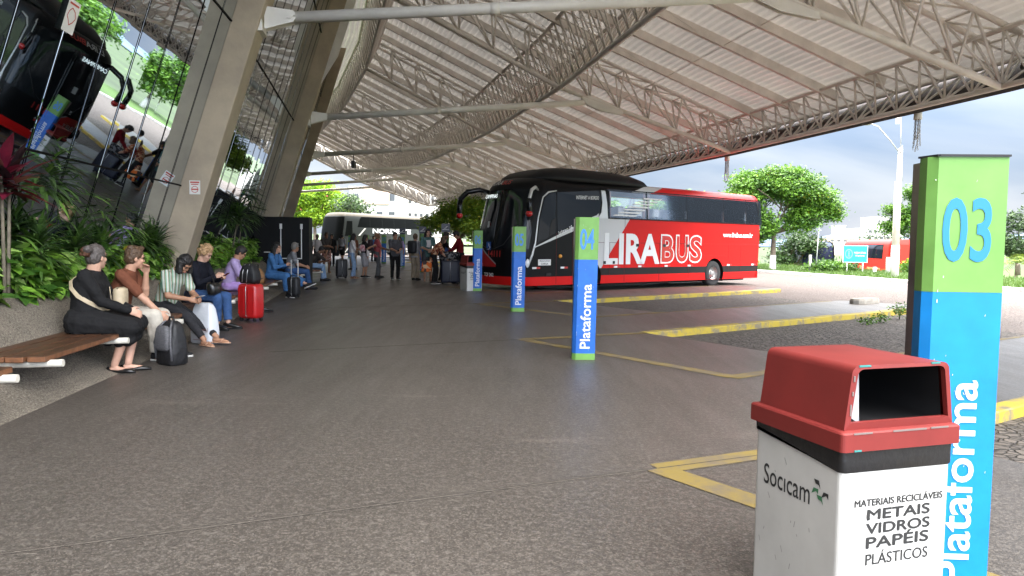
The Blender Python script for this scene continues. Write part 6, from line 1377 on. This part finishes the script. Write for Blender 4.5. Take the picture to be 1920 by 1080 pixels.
stand('person in a bright blue shirt far back by the coach front', -9.4, 50, -.8, k=1.02, top='denim', sleeve=.45, bmat='charcoal', skin='tan', hair='short', hcol='black', shoe='dark', face=False)
stand('person in a pale T-shirt waiting beyond the man in coral', -7.0, 38.5, .6, k=1.03, top='white', sleeve=.42, bmat='jeans', skin='fair', hair='short', hcol='brown', shoe='sneaker', face=False)
stand('woman in a lilac top partly behind the woman in slate', -6.0, 39.5, -1.9, k=.98, top='lilac', sleeve=.45, bmat='lightjeans', skin='tan', hair='long', hcol='black', shoe='sneaker', face=False)
stand('person in a rust top behind the person in black socks', -7.6, 35.5, 2.4, k=1.0, top='brown', sleeve=.45, bmat='beige', skin='brown', hair='short', hcol='black', shoe='dark', face=False)

# ================================================================== BAGS AND LUGGAGE
M_grip = mat('handle_grey', (.45, .45, .46), .4, metal=.5); M_beigeb = mat('cream_leather', (.56, .46, .31), .55, var=(8, .2)); M_zip = mat('zip_silver', (.55, .55, .55), .35, metal=.7)
M_case = mat('suitcase_red', (.50, .012, .014), .3, coat=.4, bump=(4, .1, .02)); M_caseb = mat('suitcase_black', (.012, .012, .014), .5, bump=(50, .2, .01)); M_nylon = mat('black_nylon', (.012, .012, .014), .55, bump=(12, .6, .03)); M_grb = mat('grey_melange', (.13, .13, .14), .8, var=(60, .4)); M_tan = mat('tan_leather', (.36, .18, .07), .5, var=(7, .35), bump=(9, .6, .03))
def rbox(c, d, r, R=None, n=3):
    """rounded box as stacked rounded rectangles"""
    R = R or Matrix.Identity(3); hx, hy, h = d[0]/2, d[1]/2, d[2]; r = min(r, hx*.95, hy*.95, h*.45); rings = []
    prof = [(0, .55), (r*.3, .12), (r, 0), (h-r, 0), (h-r*.3, .12), (h, .55)]
    for z, k in prof: q = r*k*1.0; rings.append([V(c)+R @ (p) for p in rrect(hx-q, hy-q, max(r-q*.5, .004), z, n)])
    return rings
def suitcase(label, loc, rz, d, m, handle=.0, rm=None, hm=None, ribs=0, group=None):
    r = thing('suitcase', label, 'suitcase', loc, rz, group); w, t, h = d; mb = MB(); mb.loft(rbox((0, 0, .055), (w, t, h), .07)); b = mb.build('shell', m, r)
    mb = MB(); o = .006; rr = [V((0, y*(t/2+.004), z)) for y, z in ((-1, .12), (-1, h-.02), (-.8, h+.052), (.8, h+.052), (1, h-.02), (1, .12), (.8, .06), (-.8, .06), (-1, .12))]; mb.tube(rr, .007, 5); mb.build('zip', rm or M_zip, b)
    for i in range(ribs):
        mb = MB(); x = -w/2+.05+(w-.1)*i/(ribs-1); mb.bar((x, -t/2-.001, .13), (x, -t/2-.001, h-.02), .02, .012, up=(0, -1, 0)); mb.build('rib', m, b)
    for sx in (-1, 1):
        for sy in (-1, 1):
            mb = MB(); c = V((sx*(w/2-.06), sy*(t/2-.05), .032)); mb.cyl(c-V((0, .014, 0)), c+V((0, .014, 0)), .03, n=12); mb.box(c+V((0, 0, .025)), (.035, .04, .025)); mb.build('caster', M_blackm, r)
    if handle:
        mb = MB(); z0 = h+.05; mb.tube([V((-.09, t*.3, z0-.05)), V((-.09, t*.3, z0+handle)), V((.09, t*.3, z0+handle)), V((.09, t*.3, z0-.05))], .012, 6); mb.build('handle', hm or M_grip, r)
    mb = MB(); mb.tube([V((-.08, -.0, h+.05)), V((-.06, 0, h+.085)), V((.06, 0, h+.085)), V((.08, 0, h+.05))], .011, 6); mb.build('grip', M_blackm, r)
    return r
pr_ = PS(174.86, 28.75); suitcase('bright red hard suitcase with a black bag on top beside the person in lilac', tuple(pr_), -.35, (.40, .27, .60), M_case, .34, hm=M_blackm, ribs=4)
bb = thing('tote_bag', 'black zipped bag strapped on top of the red suitcase', 'bag', (pr_.x-.02, pr_.y+.02, .665), -.3)
mb = MB(); rings = []
for z, kx in ((0, .9), (.08, 1.05), (.2, .95), (.30, .7), (.34, .3)): rings.append([V((p.x*kx, p.y*kx, z)) for p in rrect(.17, .11, .06, 0)])
mb.loft(rings); bo = mb.build('sack', M_nylon, bb)
for y in (-.06, .03): mb = MB(); mb.tube([V((-.02+y, -.118, .02)), V((-.01+y, -.105, .2)), V((.0+y, -.05, .33))], .007, 5); mb.build('strap', M_zip, bo)
pc = PS(174.98, 34.15); suitcase('small black cabin suitcase with a raised white handle by the woman in denim', tuple(pc), -.2, (.32, .22, .46), M_caseb, .42, hm=M_wtxt)
suitcase('tall black suitcase standing behind the woman in white', (-6.36, 27.55, 0), .4, (.42, .26, .66), M_caseb)
suitcase('very large dark blue suitcase on wheels between the floral blouse and the bin', (-2.08, 24.75, 0), .12, (.62, .34, .74), mat('suitcase_navy', (.008, .011, .028), .5), .0)
db = thing('duffel_bag', 'dark patterned duffel bag lying on the very large suitcase', 'bag', (-2.1, 24.75, .80), .1)
mb = MB(); rings = []
for x, k_ in ((-.33, .5), (-.3, .85), (-.1, 1), (.1, 1), (.3, .85), (.33, .5)): rings.append([V((x, .15*k_*math.cos(a), .15+.15*k_*math.sin(a))) for a in np.linspace(0, 2*math.pi, 14, endpoint=False)])
mb.loft(rings); mb.build('sack', print_mat('bag_print', ((.015, .015, .018), (.03, .03, .035), (.2, .2, .21)), 20), db); mb = MB(); mb.tube([V((-.12, -.1, .24)), V((-.06, -.06, .40)), V((.06, -.06, .40)), V((.12, -.1, .24))], .01, 6); mb.build('handle', M_blackm, db)
def sack(name, label, loc, rz, d, m, cat='bag', straps=None, lean=0, wr=.04, seed=0, group=None):
    r = thing(name, label, cat, loc, rz, group); mb = MB(); rings = []; w, t, h = d
    for z, k_, kt in ((0, .9, .85), (.04, 1, 1), (.3, 1.02, 1.0), (.6, .97, .85), (.85, .86, .6), (.96, .7, .4), (1.0, .5, .25)):
        rg_ = []
        for p in rrect(w/2*k_, t/2*kt, min(w, t)*.3*min(k_, kt), 0, 4): n_ = mnoise.noise(V((p.x*7+seed, p.y*7, z*4)))*wr; rg_.append(V((p.x*(1+n_*2)+lean*z*h, p.y*(1+n_*3), z*h)))
        rings.append(rg_)
    mb.loft(rings); b = mb.build('sack', m, r); return r, b
q = PS(174.88, 24.05); bp_, bo = sack('backpack', 'grey and black backpack standing on the floor between the cream trousers and the blouse', (q.x, q.y, 0), -.55, (.33, .24, .50), M_nylon, 'backpack')
mb = MB(); rings = []
for z, k_ in ((.17, .8), (.2, 1), (.34, .98), (.42, .8), (.45, .5)): rings.append([V((p.x*k_, -.105+p.y*k_*.9, z)) for p in rrect(.125, .05, .04, 0)])
mb.loft(rings); mb.build('front_pocket', M_grb, bo)
for x in (-.14, .14): mb = MB(); mb.tube([V((x, -.10, .06)), V((x*1.06, -.12, .25)), V((x*.8, -.09, .43)), V((x*.4, -.03, .50))], .013, 6); mb.build('seam', M_grb, bo)
mb = MB(); mb.tube([V((-.05, 0, .49)), V((-.03, 0, .54)), V((.03, 0, .54)), V((.05, 0, .49))], .013, 6); mb.build('handle', M_blackm, bo)
q = PS(174.78, 25.85); sb, bo = sack('shopping_bag', 'large white plastic shopping bag with thin lettering behind the sandalled legs', (q.x, q.y, 0), -.45, (.40, .20, .56), mat('white_plastic_bag', (.66, .69, .74), .35, bump=(9, .5, .03)), wr=.03, seed=3)
mb = MB(); text(mb, 'dom', (-.11, -.107, .20), (1, 0, 0), (0, 0, 1), .13, .06, 0, -.012); text(mb, 'otal', (.11, -.107, .20), (1, 0, 0), (0, 0, 1), .13, .06, 0, -.012); mb.bar((-.1, -.106, .06), (.05, -.106, .06), .004, .012, up=(0, -1, 0)); mb.build('lettering', mat('bag_print_brown', (.25, .10, .10), .6), bo)
q = PS(174.3, 32.75); lb, bo = sack('leather_bag', 'tan leather bucket bag resting on the bench beside the woman in denim', (q.x, q.y, .437), -.3, (.36, .24, .34), M_tan, wr=.06, seed=7)
for x in (-.08, .08): mb = MB(); mb.tube([V((x, -.115, .05)), V((x, -.11, .2)), V((x*.6, -.07, .32))], .009, 5); mb.build('strap', M_tan, bo)
mb = MB(); mb.ell((0, -.10, .25), (.018, .008, .018)); mb.build('clasp', M_zip, bo)
# shoulder bag of the woman in black: strap over the shoulder, pouch at her side
def worn(P, name, label, cat, strap_pts, pouch, pd, m, prz=0, sr=.014, msack=None):
    R3 = RZ(P['root'].rotation_euler.z); b0 = P['W'](pouch); r = thing(name, label, cat, tuple(b0), P['root'].rotation_euler.z)
    mb = MB(); mb.loft(rbox((0, 0, 0), pd, min(pd)*.45, RZ(prz))); bo = mb.build('pouch', msack or m, r)
    if strap_pts:
        mb = MB(); off = V(pouch); pts = [V(q)-off for q in strap_pts]
        for a, b_ in zip(pts[:-1], pts[1:]): pass
        rings = []
        for i, p in enumerate(pts):
            d = (pts[min(i+1, len(pts)-1)]-pts[max(i-1, 0)]).normalized(); c = V((0, 0, off.z+.0)); s_ = d.cross(V((p.x+off.x, p.y+off.y, 0)).normalized()).normalized() if V((p.x+off.x, p.y+off.y, 0)).length > .01 else V((0, 1, 0)); n_ = d.cross(s_)
            rings.append([p+s_*sr*a+n_*.004*b2 for a, b2 in ((-1, -1), (1, -1), (1, 1), (-1, 1))])
        mb.loft(rings, smooth=False); mb.build('strap', m, r)
    return r
def torso(P, d, phi, g, lean, out=1.04):
    tb = ((-.1, .165, .118), (.08, .150, .112), (.2, .148, .112), (.3, .160, .118), (.38, .165, .108), (.43, .150, .088), (.475, .105, .07), (.497, .066, .06)); ds = [q[0] for q in tb]
    wy, wx = float(np.interp(d, ds, [q[1] for q in tb])), float(np.interp(d, ds, [q[2] for q in tb])); gg = (g if d < .4 else (1+g)/2)*out*P['k']
    bel = .02*(g-1)*3 if d < .3 else 0
    return P['spn'](d)+Matrix.Rotation(lean[0] if d < .25 else lean[1], 3, 'Y') @ V((wx*gg*math.cos(phi)+bel, wy*gg*math.sin(phi), 0))
bk = [torso(W1, d, ph, 1.4, (.10, .24), o) for d, ph, o in ((.10, .1, 1.25), (.14, -.5, 1.15), (.2, -1.2, 1.05), (.25, -1.75, 1.05), (.31, -2.15, 1.05), (.37, -2.5, 1.06), (.43, -2.9, 1.08), (.47, 3.1, 1.12), (.478, 2.5, 1.2), (.47, 1.9, 1.2), (.43, 1.1, 1.1), (.34, .6, 1.06), (.24, .45, 1.1), (.15, .4, 1.25))]
worn(W1, 'shoulder_bag', 'cream leather shoulder bag worn across the woman in black', 'bag', bk, (.31, .13, .68), (.12, .22, .22), M_beigeb, 0, .021)
worn(W4, 'handbag', 'black handbag hanging on the arm of the blonde woman', 'bag', [(.36, -.12, .86), (.40, -.16, .8), (.42, -.17, .74)], (.42, -.17, .56), (.16, .26, .19), M_leather)
worn(Pk, 'backpack', 'dark backpack on the back of the man in coral', 'backpack', [(-.12, -.10, 1.42), (-.05, -.12, 1.50), (.06, -.13, 1.46), (.12, -.13, 1.3), (.09, -.14, 1.12)], (-.26, 0, 1.02), (.2, .32, .44), mat('backpack_maroon', (.03, .012, .016), .7))
worn(Bm, 'backpack', 'black backpack of the person in beige trousers', 'backpack', None, (-.24, 0, .98), (.2, .34, .46), M_nylon)
worn(Gm, 'carry_bag', 'black bag carried by the man in black shorts', 'bag', None, (.0, .34, .42), (.4, .2, .4), M_nylon)
pb, bo = sack('carrier_bag', 'crumpled orange and black carrier bag hanging by the floral blouse', (-2.83, 24.42, .42), .2, (.34, .24, .36), print_mat('carrier_print', ((.62, .14, .03), (.06, .04, .04), (.6, .42, .26)), 9), wr=.1, seed=11)
mb = MB(); mb.tube([V((-.05, 0, .33)), V((0.02, .0, .44)), V((.1, .02, .40))], .008, 5); mb.build('handle', M_blackm, bo)
bu, bo = sack('pink_bundle', 'pink and white bundle held by the woman in the white shirt', tuple(Ww['W']((.37, 0, 1.02))), .2, (.2, .3, .24), print_mat('bundle_print', ((.55, .30, .33), (.66, .55, .56), (.4, .16, .2)), 22), 'bundle', wr=.1, seed=13)
M_phone = mat('phone_black', (.01, .01, .012), .15)
for P, c, lab, tilt in ((W4, (.52, -.02, .86), 'phone in the hands of the blonde woman', .6), (W6, (.53, .0, .83), 'phone held by the woman in denim', .6), (Gw, (.38, .02, 1.06), 'phone in the hands of the woman in slate', .5), (Pk, (.46, 0, 1.1), 'phone held out by the man in coral', .4), (W5, (.56, -.02, .66), 'phone on the knee of the person in lilac', .3)):
    mb = MB(); R = RZ(P['root'].rotation_euler.z) @ Matrix.Rotation(-tilt, 3, 'Y'); mb.box(P['W'](c), (.15, .072, .009), R); tag(bevel(mb.build('mobile_phone', M_phone), .003), 'black mobile '+lab, 'phone')
mb = MB(); R = RZ(W3['root'].rotation_euler.z) @ Matrix.Rotation(-.35, 3, 'Y'); mb.box(W3['W']((.58, .01, .65)), (.13, .09, .002), R); tag(mb.build('paper_slip', M_paper), 'white slip of paper in the hands of the woman in stripes', 'paper')
mb = MB(); R = RZ(Rm['root'].rotation_euler.z) @ Matrix.Rotation(.5, 3, 'Y'); mb.box(Rm['W']((.5, .02, 1.0)), (.21, .29, .003), R); tag(mb.build('ticket_sheet', M_paper), 'white sheets of paper held by the man in dark red', 'paper')
mb = MB(); fs_ = [(-.09, .12), (.07, .13), (.09, -.03), (.05, -.14), (-.08, -.12), (-.06, 0)]; pp = Tm['spn'](.29); mb.add([Tm['W'](pp+V((.152, y, z))) for y, z in fs_], [tuple(range(6))]); mb.build('shirt_print', CL['white'], Tm['root'], True)
finish()
